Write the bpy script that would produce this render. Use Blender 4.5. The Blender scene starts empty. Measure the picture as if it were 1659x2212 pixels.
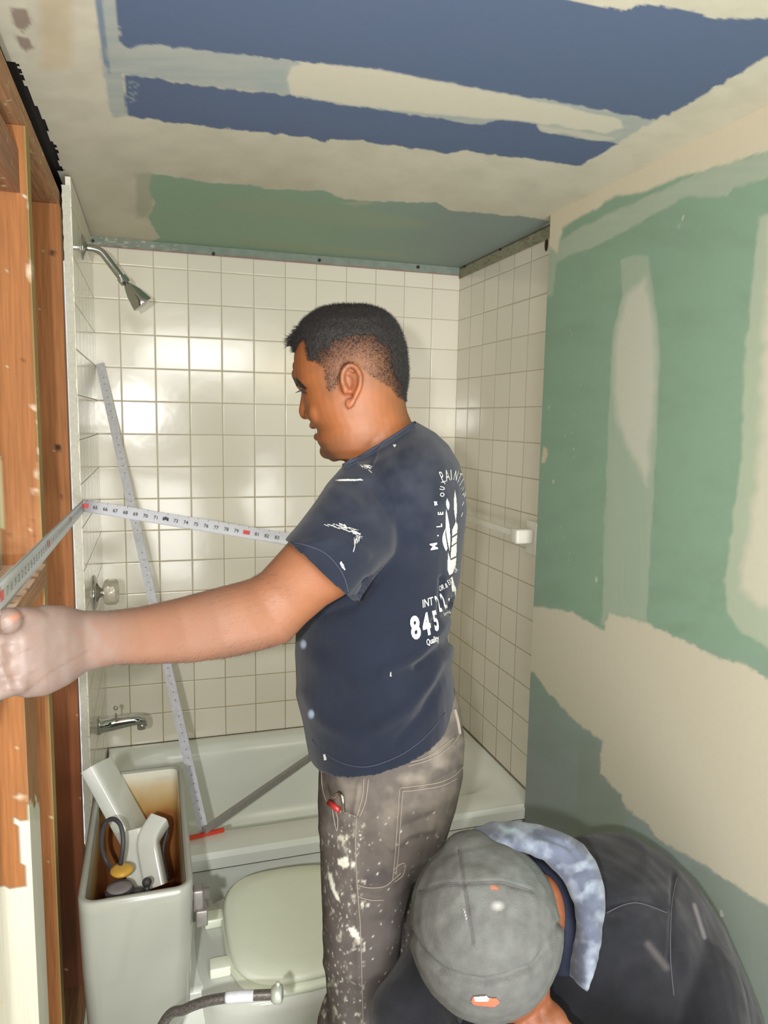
import bpy, bmesh, math, random
import numpy as np
from mathutils import Vector, Matrix
from mathutils.bvhtree import BVHTree
random.seed(7); rng = np.random.default_rng(7)
S = bpy.context.scene
COL = S.collection
# ------------------------------------------------------------------ camera
F = 1581.502
CAM = np.array([0.1724, -2.6235, 1.5422])
yaw, pitch, roll = 0.3065, 0.1251, 0.0173
cy_, sy_, cp_, sp_ = math.cos(yaw), math.sin(yaw), math.cos(pitch), math.sin(pitch)
FW = np.array([sy_*cp_, cy_*cp_, -sp_]); _rt = np.array([cy_, -sy_, 0.]); _up = np.cross(_rt, FW)
RT = math.cos(roll)*_rt + math.sin(roll)*_up
UP = -math.sin(roll)*_rt + math.cos(roll)*_up
cam = bpy.data.cameras.new('camera'); co = bpy.data.objects.new('camera', cam); COL.objects.link(co)
co.matrix_world = Matrix(((RT[0], UP[0], -FW[0], CAM[0]), (RT[1], UP[1], -FW[1], CAM[1]), (RT[2], UP[2], -FW[2], CAM[2]), (0, 0, 0, 1)))
cam.sensor_fit = 'HORIZONTAL'; cam.sensor_width = 36; cam.lens = 36*F/1659; cam.clip_start = .02
S.camera = co
# ------------------------------------------------------------------ light and exposure
S.view_settings.view_transform = 'Standard'; S.view_settings.look = 'None'
S.view_settings.gamma = 1; S.view_settings.use_curve_mapping = False
S.view_settings.exposure = -0.1
w = bpy.data.worlds.new('world'); S.world = w; w.use_nodes = True
w.node_tree.nodes['Background'].inputs[0].default_value = (.90, .93, .95, 1)
w.node_tree.nodes['Background'].inputs[1].default_value = .95
def area(name, loc, target, size, power, color=(1, 1, 1), size_y=None, shape='RECTANGLE'):
    l = bpy.data.lights.new(name, 'AREA'); l.energy = power; l.color = color; l.shape = shape
    l.size = size; l.size_y = size_y or size
    o = bpy.data.objects.new(name, l); COL.objects.link(o); o.location = loc
    o.rotation_euler = (Vector(target)-Vector(loc)).to_track_quat('-Z', 'Y').to_euler(); return o
fl = np.array([CAM[0]-.115, CAM[1]-.12, CAM[2]+.03])
area('camera_flash', fl, fl+FW, .03, 19, (1, .99, .97), shape='DISK')
vl = area('vanity_light', (.52, -3.35, 2.02), (.62, 0, .95), .8, 5.5, (1, .98, .94), .26); vl.data.spread = math.radians(95)
area('ceiling_fill', (.6, -3.25, .75), (.6, -1.2, 2.1), 1.1, 38, (1, .99, .98), 1.0)  # added fill aimed upward to brighten the ceiling, not a real lamp
area('hall_lamp', (1.10, -3.0, 1.9), (1.2, -1.0, 1.0), .3, 2.4, (1, .82, .55))
# ------------------------------------------------------------------ helpers
def V(a): return Vector([float(x) for x in a])
def ray(x, y): return FW + RT*(x-829.5)/F - UP*(y-1106)/F
def D(x, y, d): return CAM + ray(x, y)*d
def PX(x, y, X): r = ray(x, y); return CAM + r*(X-CAM[0])/r[0]
def PY(x, y, Y): r = ray(x, y); return CAM + r*(Y-CAM[1])/r[1]
def PZ(x, y, Z): r = ray(x, y); return CAM + r*(Z-CAM[2])/r[2]
def topx(W):
    d = np.asarray(W, float)-CAM; z = np.maximum(d@FW, 1e-3)
    return np.stack([829.5+F*(d@RT)/z, 1106-F*(d@UP)/z], -1)
def lin(c):
    return tuple(((x/255)/12.92 if x/255 <= .04045 else ((x/255+.055)/1.055)**2.4) for x in c)
LAT = rng.random((8, 64, 64))
def noise(x, y, s=0, oct=3):
    out = np.zeros(np.shape(x)); a = 1; t = 0
    for o in range(oct):
        L = LAT[(s+o) % 8]
        xi = np.floor(x).astype(int); yi = np.floor(y).astype(int); fx = x-xi; fy = y-yi
        fx = fx*fx*(3-2*fx); fy = fy*fy*(3-2*fy)
        g = lambda i, j: L[(xi+i) % 64, (yi+j) % 64]
        out = out + a*((g(0, 0)*(1-fx)+g(1, 0)*fx)*(1-fy)+(g(0, 1)*(1-fx)+g(1, 1)*fx)*fy)
        t += a; a *= .5; x = x*2.03+7.1; y = y*2.03+3.3
    return out/t
def sdist(p, poly):
    poly = np.array(poly, float); n = len(poly); d = np.full(len(p), 1e9); ins = np.zeros(len(p), bool)
    for i in range(n):
        a = poly[i]; b = poly[(i+1) % n]; ab = b-a; ap = p-a
        t = np.clip((ap@ab)/(ab@ab+1e-9), 0, 1); q = ap-t[:, None]*ab
        d = np.minimum(d, (q*q).sum(1))
        c = ((a[1] > p[:, 1]) != (b[1] > p[:, 1])) & (p[:, 0] < (b[0]-a[0])*(p[:, 1]-a[1])/((b[1]-a[1]) or 1e-9)+a[0])
        ins ^= c
    d = np.sqrt(d); return np.where(ins, -d, d)
def pm(p, poly, amp=5, fr=22, soft=3, s=0):
    q = p+np.stack([noise(p[:, 0]/fr, p[:, 1]/fr, s)-.5, noise(p[:, 0]/fr+9, p[:, 1]/fr+5, s+3)-.5], -1)*2*amp
    return np.clip(.5-sdist(q, poly)/soft, 0, 1)
def seg_dist(p, line):
    d = np.full(len(p), 1e9)
    for a, b in zip(line[:-1], line[1:]):
        a = np.array(a, float); b = np.array(b, float); ab = b-a; ap = p-a
        t = np.clip((ap@ab)/(ab@ab+1e-9), 0, 1); q = ap-t[:, None]*ab; d = np.minimum(d, np.sqrt((q*q).sum(1)))
    return d
# ---- objects
def link(name, me, mat=None, parent=None):
    o = bpy.data.objects.new(name, me); COL.objects.link(o)
    if mat is not None:
        for m in (mat if isinstance(mat, (list, tuple)) else [mat]): me.materials.append(m)
    if parent is not None:
        o.parent = parent; o.matrix_parent_inverse = Matrix.Translation(-parent.location) if parent.type == 'EMPTY' else Matrix()
    return o
def tag(o, label, cat, group=None):
    o['label'] = label; o['category'] = cat
    if group: o['group'] = group
    return o
def struct(o): o['kind'] = 'structure'; return o
def thing(name, label, cat, loc, group=None):
    o = bpy.data.objects.new(name, None); COL.objects.link(o); o.location = V(loc); o.empty_display_size = .05
    return tag(o, label, cat, group)
def obj(name, bm, mat, parent=None, smooth=False):
    me = bpy.data.meshes.new(name); bmesh.ops.recalc_face_normals(bm, faces=bm.faces[:]); bm.to_mesh(me); bm.free()
    if smooth:
        for p in me.polygons: p.use_smooth = True
    return link(name, me, mat, parent)
def box(bm, x0, x1, y0, y1, z0, z1, bev=0):
    r = bmesh.ops.create_cube(bm, size=1)
    bmesh.ops.transform(bm, matrix=Matrix.Translation(((x0+x1)/2, (y0+y1)/2, (z0+z1)/2)) @ Matrix.Diagonal((x1-x0, y1-y0, z1-z0, 1)), verts=r['verts'])
    if bev:
        es = list({e for v in r['verts'] for e in v.link_edges})
        bmesh.ops.bevel(bm, geom=es, offset=bev, segments=3, affect='EDGES', profile=.5)
    return bm
def nb(): return bmesh.new()
def loft(bm, rings, cap=True, closed=True):
    prev = None; first = None
    for pts in rings:
        vs = [bm.verts.new(V(p)) for p in pts]; n = len(vs)
        if prev:
            for i in range(n if closed else n-1):
                bm.faces.new((prev[i], prev[(i+1) % n], vs[(i+1) % n], vs[i]))
        else: first = vs
        prev = vs
    if cap:
        for vs in (first, prev):
            c = bm.verts.new(sum((v.co for v in vs), Vector())/len(vs))
            for i in range(len(vs)): bm.faces.new((vs[i], vs[(i+1) % len(vs)], c))
    return bm
def ell(c, u, v, n=32, e=2.0):
    c, u, v = map(np.array, (c, u, v)); out = []
    for i in range(n):
        t = 2*math.pi*i/n; a, b = math.cos(t), math.sin(t)
        a = math.copysign(abs(a)**(2/e), a); b = math.copysign(abs(b)**(2/e), b); out.append(c+u*a+v*b)
    return out
def rp(L, R, d, hd, flat=True, e=2.0, n=32, dr=None):
    """ring seen edge to edge between two picture points at depth d (dr: depth of right point)"""
    a = D(L[0], L[1], d); b = D(R[0], R[1], dr or d); c = (a+b)/2; u = (b-a)/2
    r = c-CAM
    if flat: r = r*np.array([1, 1, 0])
    r = r/np.linalg.norm(r)
    if not flat: un = u/np.linalg.norm(u); r = r-un*(r@un); r /= np.linalg.norm(r)
    return ell(c, u, r*hd, n, e)
def circ(c, ax, r, n=24, r2=None, ref=(0, 0, 1)):
    ax = np.array(ax, float); ax /= np.linalg.norm(ax); ref = np.array(ref, float)
    if abs(ax@ref) > .95: ref = np.array([1., 0, 0])
    u = np.cross(ref, ax); u /= np.linalg.norm(u); v = np.cross(ax, u)
    return ell(c, u*r, v*(r2 or r), n)
def tube(bm, pts, r, n=12, cap=True):
    pts = [np.array(p, float) for p in pts]; rs = r if hasattr(r, '__len__') else [r]*len(pts)
    rings = []; u = None
    for i, p in enumerate(pts):
        t = pts[min(i+1, len(pts)-1)]-pts[max(i-1, 0)]; t /= np.linalg.norm(t)+1e-12
        if u is None:
            ref = np.array([0, 0, 1.]) if abs(t[2]) < .9 else np.array([1., 0, 0]); u = np.cross(ref, t)
        u = u-t*(u@t); u /= np.linalg.norm(u); v = np.cross(t, u)
        rings.append(ell(p, u*rs[i], v*rs[i], n))
    return loft(bm, rings, cap)
def smoothpts(pts, k=6):
    pts = [np.array(p, float) for p in pts]; P = [pts[0]]+pts+[pts[-1]]; out = []
    for i in range(1, len(P)-2):
        p0, p1, p2, p3 = P[i-1:i+3]
        for j in range(k):
            t = j/k; out.append(.5*((2*p1)+(-p0+p2)*t+(2*p0-5*p1+4*p2-p3)*t*t+(-p0+3*p1-3*p2+p3)*t**3))
    out.append(pts[-1]); return out
def caps(bm, a, b, ra, rb, n=20):
    a = np.array(a, float); b = np.array(b, float); d = b-a; L = np.linalg.norm(d); d /= L; rings = []
    for k in (80, 60, 40, 20, 0): t = math.radians(k); rings.append(circ(a-d*ra*math.sin(t), d, max(ra*math.cos(t), 1e-4), n))
    for k in (0, 20, 40, 60, 80): t = math.radians(k); rings.append(circ(b+d*rb*math.sin(t), d, max(rb*math.cos(t), 1e-4), n))
    return loft(bm, rings)
def ball(bm, c, rx, ry=None, rz=None, rot=None, n=24):
    ry = ry or rx; rz = rz or rx
    M = Matrix.Translation(V(c)) @ (rot.to_4x4() if rot is not None else Matrix()) @ Matrix.Diagonal((rx, ry, rz, 1))
    bmesh.ops.create_uvsphere(bm, u_segments=n, v_segments=n//2, radius=1, matrix=M); return bm
VIEWROT = Matrix(((RT[0], FW[0], UP[0]), (RT[1], FW[1], UP[1]), (RT[2], FW[2], UP[2])))   # x right, y away, z up in the photographer's sense
def merge(name, bm, voxel, mat, parent=None, it=6, fac=.5):
    me = bpy.data.meshes.new('tmp'); bmesh.ops.recalc_face_normals(bm, faces=bm.faces[:]); bm.to_mesh(me); bm.free()
    o = bpy.data.objects.new('tmp', me); COL.objects.link(o)
    m = o.modifiers.new('r', 'REMESH'); m.mode = 'VOXEL'; m.voxel_size = voxel; m.use_smooth_shade = True
    if it: s = o.modifiers.new('s', 'SMOOTH'); s.iterations = it; s.factor = fac
    dg = bpy.context.evaluated_depsgraph_get(); dg.update()
    me2 = bpy.data.meshes.new_from_object(o.evaluated_get(dg)); me2.name = name
    bpy.data.objects.remove(o); bpy.data.meshes.remove(me)
    for p in me2.polygons: p.use_smooth = True
    return link(name, me2, mat, parent)
def verts(o):
    a = np.empty(len(o.data.vertices)*3, np.float32); o.data.vertices.foreach_get('co', a); return a.reshape(-1, 3).astype(float)
def norms(o):
    a = np.empty(len(o.data.vertices)*3, np.float32); o.data.vertices.foreach_get('normal', a); return a.reshape(-1, 3).astype(float)
def setverts(o, W): o.data.vertices.foreach_set('co', W.astype(np.float32).ravel()); o.data.update()
def off(o):  # world offset of a mesh's local frame
    return np.zeros(3)
def paint(o, layers_fn, base=(0, 0, 0), a0=0.0):
    W = verts(o); P = topx(W); N = len(W); C = np.zeros((N, 4)); C[:, :3] = base; C[:, 3] = a0
    for m, c in layers_fn(P, W):
        cl = np.array(lin(c)); a = m*1.0
        na = C[:, 3]*(1-a)+a
        C[:, :3] = np.where(na[:, None] > 1e-6, (C[:, :3]*(C[:, 3]*(1-a))[:, None]+cl*a[:, None])/np.maximum(na, 1e-6)[:, None], C[:, :3]); C[:, 3] = na
    at = o.data.color_attributes.new('Col', 'FLOAT_COLOR', 'POINT'); at.data.foreach_set('color', C.astype(np.float32).ravel())
def bvh(o):
    me = o.data; me.calc_loop_triangles()
    return BVHTree.FromPolygons([v.co.copy() for v in me.vertices], [tuple(t.vertices) for t in me.loop_triangles])
def cast(b, x, y, lift=.001):
    r = ray(x, y); r = V(r/np.linalg.norm(r)); h = b.ray_cast(V(CAM), r)
    if h[0] is None: return None
    n = h[1] if h[1].dot(r) < 0 else -h[1]
    return np.array(h[0]+n*lift)
def pxline(bm, b, pts, r, lift=.0006, n=6):
    sp = smoothpts([(x, y) for x, y in pts], 5); run = []
    for p in sp:
        h = cast(b, p[0], p[1], lift)
        if h is not None and (not run or np.linalg.norm(h-run[-1]) < .05): run.append(h)
    if len(run) > 1: tube(bm, run, r, n)
    return bm
def patch(bm, b, poly, step=1.5, amp=1.5, fr=6, lift=.0008, s=0, thr=0):
    xs = [p[0] for p in poly]; ys = [p[1] for p in poly]
    gx = np.arange(min(xs)-3, max(xs)+3, step); gy = np.arange(min(ys)-3, max(ys)+3, step)
    if len(gx) < 2 or len(gy) < 2: return bm
    X, Y = np.meshgrid(gx, gy); p = np.stack([X.ravel(), Y.ravel()], -1)
    m = pm(p, poly, amp, fr, .5, s)
    if thr: m = m*(noise(p[:, 0]/3.1, p[:, 1]/3.1, s+1) > thr)
    m = m.reshape(X.shape); vc = {}
    def g(i, j):
        if (i, j) not in vc:
            h = cast(b, gx[j], gy[i], lift); vc[(i, j)] = bm.verts.new(V(h)) if h is not None else None
        return vc[(i, j)]
    for i in range(len(gy)-1):
        for j in range(len(gx)-1):
            if m[i, j] > .5:
                q = [g(i, j), g(i, j+1), g(i+1, j+1), g(i+1, j)]
                if all(v is not None for v in q) and (q[0].co-q[2].co).length < .03:
                    bm.faces.new(q)
    return bm
def gtext(ch, bold=.0, shear=0.):
    c = bpy.data.curves.new('t', 'FONT'); c.body = ch; c.size = 1; c.offset = bold; c.shear = shear; c.resolution_u = 3
    o = bpy.data.objects.new('t', c); COL.objects.link(o)
    dg = bpy.context.evaluated_depsgraph_get(); dg.update(); me = bpy.data.meshes.new_from_object(o.evaluated_get(dg))
    bm = bmesh.new(); bm.from_mesh(me); bpy.data.objects.remove(o); bpy.data.curves.remove(c); bpy.data.meshes.remove(me)
    bmesh.ops.triangulate(bm, faces=bm.faces[:]); return bm
GT = {}
def letters(ch, bold=0, shear=0):
    k = (ch, bold, shear)
    if k not in GT:
        bm = gtext(ch, bold, shear); GT[k] = ([tuple(v.co) for v in bm.verts], [tuple(v.index for v in f.verts) for f in bm.faces]); bm.free()
    return GT[k]
def pxtext(bm, b, ch, ox, oy, h, ang=0, xs=1.0, bold=.02, shear=0, lift=.0018):
    """lettering printed on a surface: baseline start (ox,oy), cap height h, angle in degrees anticlockwise"""
    vs, fs = letters(ch, bold, shear); k = h/.7; ca, sa = math.cos(math.radians(ang)), math.sin(math.radians(ang)); new = []
    for x, y, z in vs:
        X = x*k*xs; Y = y*k; hh = cast(b, ox+X*ca-Y*sa, oy-X*sa-Y*ca, lift)
        new.append(bm.verts.new(V(hh)) if hh is not None else None)
    for f in fs:
        q = [new[i] for i in f]
        if all(v is not None for v in q) and max((q[0].co-q[1].co).length, (q[1].co-q[2].co).length) < .06:
            try: bm.faces.new(q)
            except ValueError: pass
def wtext(bm, ch, o, ux, uy, h, bold=.01):
    vs, fs = letters(ch, bold, 0); k = h/.7; o, ux, uy = map(np.array, (o, ux, uy)); wd = max([v[0] for v in vs] or [0])*k
    new = [bm.verts.new(V(o+ux*(x*k-wd/2)+uy*(y*k-h/2))) for x, y, z in vs]
    for f in fs:
        try: bm.faces.new([new[i] for i in f])
        except ValueError: pass
# ---- materials
def nodes(m): return m.node_tree.nodes, m.node_tree.links
def mat(name, col, rough=.6, metal=0, var=.08, nscale=30, bump=0, bscale=200, painted=False, stretch=(1, 1, 1), spec=.5, coat=0, sss=0, sheen=0):
    m = bpy.data.materials.new(name); m.use_nodes = True; N, L = nodes(m); b = N['Principled BSDF']
    b.inputs['Roughness'].default_value = rough; b.inputs['Metallic'].default_value = metal; b.inputs['Specular IOR Level'].default_value = spec
    if coat: b.inputs['Coat Weight'].default_value = coat; b.inputs['Coat Roughness'].default_value = .1
    if sss: b.inputs['Subsurface Weight'].default_value = sss; b.inputs['Subsurface Radius'].default_value = (.01, .004, .002); b.inputs['Subsurface Scale'].default_value = .5
    if sheen: b.inputs['Sheen Weight'].default_value = sheen
    c = lin(col)
    tc = N.new('ShaderNodeNewGeometry'); mp = N.new('ShaderNodeMapping'); mp.inputs['Scale'].default_value = stretch
    L.new(tc.outputs['Position'], mp.inputs[0])
    no = N.new('ShaderNodeTexNoise'); no.inputs['Scale'].default_value = nscale; no.inputs['Detail'].default_value = 5; L.new(mp.outputs[0], no.inputs['Vector'])
    mx = N.new('ShaderNodeMix'); mx.data_type = 'RGBA'; L.new(no.outputs['Fac'], mx.inputs['Factor'])
    mx.inputs['A'].default_value = (*[max(0, x*(1-2*var)) for x in c], 1); mx.inputs['B'].default_value = (*[min(1, x*(1+2*var)) for x in c], 1)
    out = mx.outputs['Result']
    if painted:
        at = N.new('ShaderNodeAttribute'); at.attribute_name = 'Col'; m2 = N.new('ShaderNodeMix'); m2.data_type = 'RGBA'
        L.new(at.outputs['Alpha'], m2.inputs['Factor']); L.new(out, m2.inputs['A']); L.new(at.outputs['Color'], m2.inputs['B']); out = m2.outputs['Result']
        # keep a little of the grain over the painted colours
        mr = N.new('ShaderNodeMapRange'); mr.inputs['To Min'].default_value = 1-var; mr.inputs['To Max'].default_value = 1+var; L.new(no.outputs['Fac'], mr.inputs['Value'])
        vm = N.new('ShaderNodeVectorMath'); vm.operation = 'SCALE'; L.new(out, vm.inputs[0]); L.new(mr.outputs[0], vm.inputs['Scale']); out = vm.outputs[0]
    L.new(out, b.inputs['Base Color'])
    if bump:
        n2 = N.new('ShaderNodeTexNoise'); n2.inputs['Scale'].default_value = bscale; n2.inputs['Detail'].default_value = 4; L.new(mp.outputs[0], n2.inputs['Vector'])
        bp = N.new('ShaderNodeBump'); bp.inputs['Strength'].default_value = bump; bp.inputs['Distance'].default_value = .002
        L.new(n2.outputs['Fac'], bp.inputs['Height']); L.new(bp.outputs[0], b.inputs['Normal'])
    return m
T = .11; ZR = .38; X0 = .07696; XR = 1.285; YE = -.664; XG = 1.235; YG = -.745; ZC = 2.112
def tile_mat(name, axis, u0, col=(228, 222, 206)):
    m = bpy.data.materials.new(name); m.use_nodes = True; N, L = nodes(m); b = N['Principled BSDF']
    b.inputs['Roughness'].default_value = .16; b.inputs['Specular IOR Level'].default_value = .55
    g = N.new('ShaderNodeNewGeometry'); sp = N.new('ShaderNodeSeparateXYZ'); L.new(g.outputs['Position'], sp.inputs[0])
    def M(op, a, bb=None, cl=False):
        n = N.new('ShaderNodeMath'); n.operation = op; n.use_clamp = cl
        for i, v in enumerate((a, bb)):
            if v is None: continue
            if isinstance(v, (int, float)): n.inputs[i].default_value = v
            else: L.new(v, n.inputs[i])
        return n.outputs[0]
    u = M('DIVIDE', M('SUBTRACT', sp.outputs[axis], u0), T); v = M('DIVIDE', M('SUBTRACT', sp.outputs[2], ZR), T)
    u = M('ADD', u, 50); v = M('ADD', v, 50)
    fu = M('FRACT', u); fv = M('FRACT', v); iu = M('FLOOR', u); iv = M('FLOOR', v)
    def edge(f): return M('MINIMUM', f, M('SUBTRACT', 1, f))
    e = M('MINIMUM', edge(fu), edge(fv))
    gm = N.new('ShaderNodeMapRange'); gm.interpolation_type = 'SMOOTHSTEP'; L.new(e, gm.inputs['Value']); gm.inputs['From Min'].default_value = .008; gm.inputs['From Max'].default_value = .018
    hm = N.new('ShaderNodeMapRange'); hm.interpolation_type = 'SMOOTHSTEP'; L.new(e, hm.inputs['Value']); hm.inputs['From Min'].default_value = .004; hm.inputs['From Max'].default_value = .035
    cx = N.new('ShaderNodeCombineXYZ'); L.new(iu, cx.inputs[0]); L.new(iv, cx.inputs[1])
    wn = N.new('ShaderNodeTexWhiteNoise'); wn.noise_dimensions = '2D'; L.new(cx.outputs[0], wn.inputs['Vector'])
    ws = N.new('ShaderNodeSeparateColor'); L.new(wn.outputs['Color'], ws.inputs[0])
    tilt = M('ADD', M('MULTIPLY', M('SUBTRACT', ws.outputs[0], .5), fu), M('MULTIPLY', M('SUBTRACT', ws.outputs[1], .5), fv))
    no = N.new('ShaderNodeTexNoise'); no.inputs['Scale'].default_value = 14; no.inputs['Detail'].default_value = 2; L.new(g.outputs['Position'], no.inputs['Vector'])
    h = M('ADD', M('ADD', M('MULTIPLY', hm.outputs[0], .55), M('MULTIPLY', tilt, .55)), M('MULTIPLY', no.outputs['Fac'], .45))
    bp = N.new('ShaderNodeBump'); bp.inputs['Strength'].default_value = 1; bp.inputs['Distance'].default_value = .0012; L.new(h, bp.inputs['Height']); L.new(bp.outputs[0], b.inputs['Normal'])
    # grout grows yellower and dirtier towards the tub
    zr = N.new('ShaderNodeMapRange'); L.new(sp.outputs[2], zr.inputs['Value']); zr.inputs['From Min'].default_value = .4; zr.inputs['From Max'].default_value = 1.7
    n3 = N.new('ShaderNodeTexNoise'); n3.inputs['Scale'].default_value = 9; L.new(g.outputs['Position'], n3.inputs['Vector'])
    fz = M('ADD', zr.outputs[0], M('MULTIPLY', M('SUBTRACT', n3.outputs['Fac'], .5), 1.2), True)
    gc = N.new('ShaderNodeMix'); gc.data_type = 'RGBA'; gc.inputs['A'].default_value = (*lin((164, 146, 98)), 1); gc.inputs['B'].default_value = (*lin((190, 180, 156)), 1); L.new(fz, gc.inputs['Factor'])
    tv = N.new('ShaderNodeMix'); tv.data_type = 'RGBA'; c = lin(col); tv.inputs['A'].default_value = (*[x*.96 for x in c], 1); tv.inputs['B'].default_value = (*[x*1.03 for x in c], 1); L.new(ws.outputs[2], tv.inputs['Factor'])
    mx = N.new('ShaderNodeMix'); mx.data_type = 'RGBA'; L.new(gm.outputs[0], mx.inputs['Factor']); L.new(gc.outputs['Result'], mx.inputs['A']); L.new(tv.outputs['Result'], mx.inputs['B'])
    L.new(mx.outputs['Result'], b.inputs['Base Color'])
    rm = N.new('ShaderNodeMapRange'); L.new(gm.outputs[0], rm.inputs['Value']); rm.inputs['To Min'].default_value = .6; rm.inputs['To Max'].default_value = .15; L.new(rm.outputs[0], b.inputs['Roughness'])
    return m
M_tile_b = tile_mat('tiles_back', 0, X0); M_tile_s = tile_mat('tiles_side', 1, 0.)
M_board = mat('painted board', (178, 170, 148), .85, var=.03, nscale=60, painted=True, bump=.12, bscale=60, spec=.25)
M_wood = mat('stud wood', (152, 98, 54), .65, var=.16, nscale=1, stretch=(190, 190, 9), painted=True, bump=.25, bscale=1.5, spec=.3)
M_woodY = mat('plate wood', (160, 118, 84), .7, var=.25, nscale=1, stretch=(190, 9, 190), painted=True, bump=.25, bscale=1.5, spec=.3)
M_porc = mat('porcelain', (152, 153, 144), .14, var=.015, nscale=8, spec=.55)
M_porcp = mat('stained porcelain', (212, 210, 192), .22, var=.03, nscale=25, painted=True)
M_plas = mat('seat plastic', (230, 236, 216), .28, var=.015)
M_towel = mat('white ceramic', (226, 224, 212), .2, var=.02)
M_porc_lift = mat('lifted porcelain', (206, 209, 200), .16, var=.02)  # same porcelain as the tank, lightened where less light falls
M_tub = mat('tub enamel', (230, 233, 226), .2, var=.02, nscale=6, spec=.5)
M_chr = mat('chrome', (200, 200, 200), .09, 1, var=.02)
M_alu = mat('brushed aluminium', (216, 216, 224), .3, .35, var=.12, nscale=90)
M_aluD = mat('dull aluminium', (160, 158, 156), .5, .4, var=.1, nscale=60)
M_dark = mat('dark gap', (28, 22, 18), .95, var=.2)
M_blk = mat('black rubber', (60, 58, 62), .55, var=.1)
M_red = mat('red plastic', (205, 62, 38), .4, var=.05)
# ------------------------------------------------------------------ structure
def grid(name, corner, du, dv, step, m, fmask=None):
    corner, du, dv = map(np.array, (corner, du, dv)); nu = max(1, int(np.linalg.norm(du)/step)); nv = max(1, int(np.linalg.norm(dv)/step))
    U, Vv = np.meshgrid(np.linspace(0, 1, nu+1), np.linspace(0, 1, nv+1), indexing='ij')
    W = corner+U[..., None]*du+Vv[..., None]*dv; W = W.reshape(-1, 3)
    I = np.arange((nu+1)*(nv+1)).reshape(nu+1, nv+1)
    Fc = np.stack([I[:-1, :-1], I[1:, :-1], I[1:, 1:], I[:-1, 1:]], -1).reshape(-1, 4)
    if fmask is not None: Fc = Fc[fmask(W[Fc].mean(1))]
    me = bpy.data.meshes.new(name); me.from_pydata(W.tolist(), [], Fc.tolist()); me.update()
    return link(name, me, m)
def slab_box(name, x0, x1, y0, y1, z0, z1, m): return struct(obj(name, box(nb(), x0, x1, y0, y1, z0, z1), m))
PL = (206, 200, 182); VE = (160, 170, 152); BL = (90, 104, 132); BV = (154, 164, 164); GR = (136, 164, 142); GR2 = (112, 122, 112)
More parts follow.
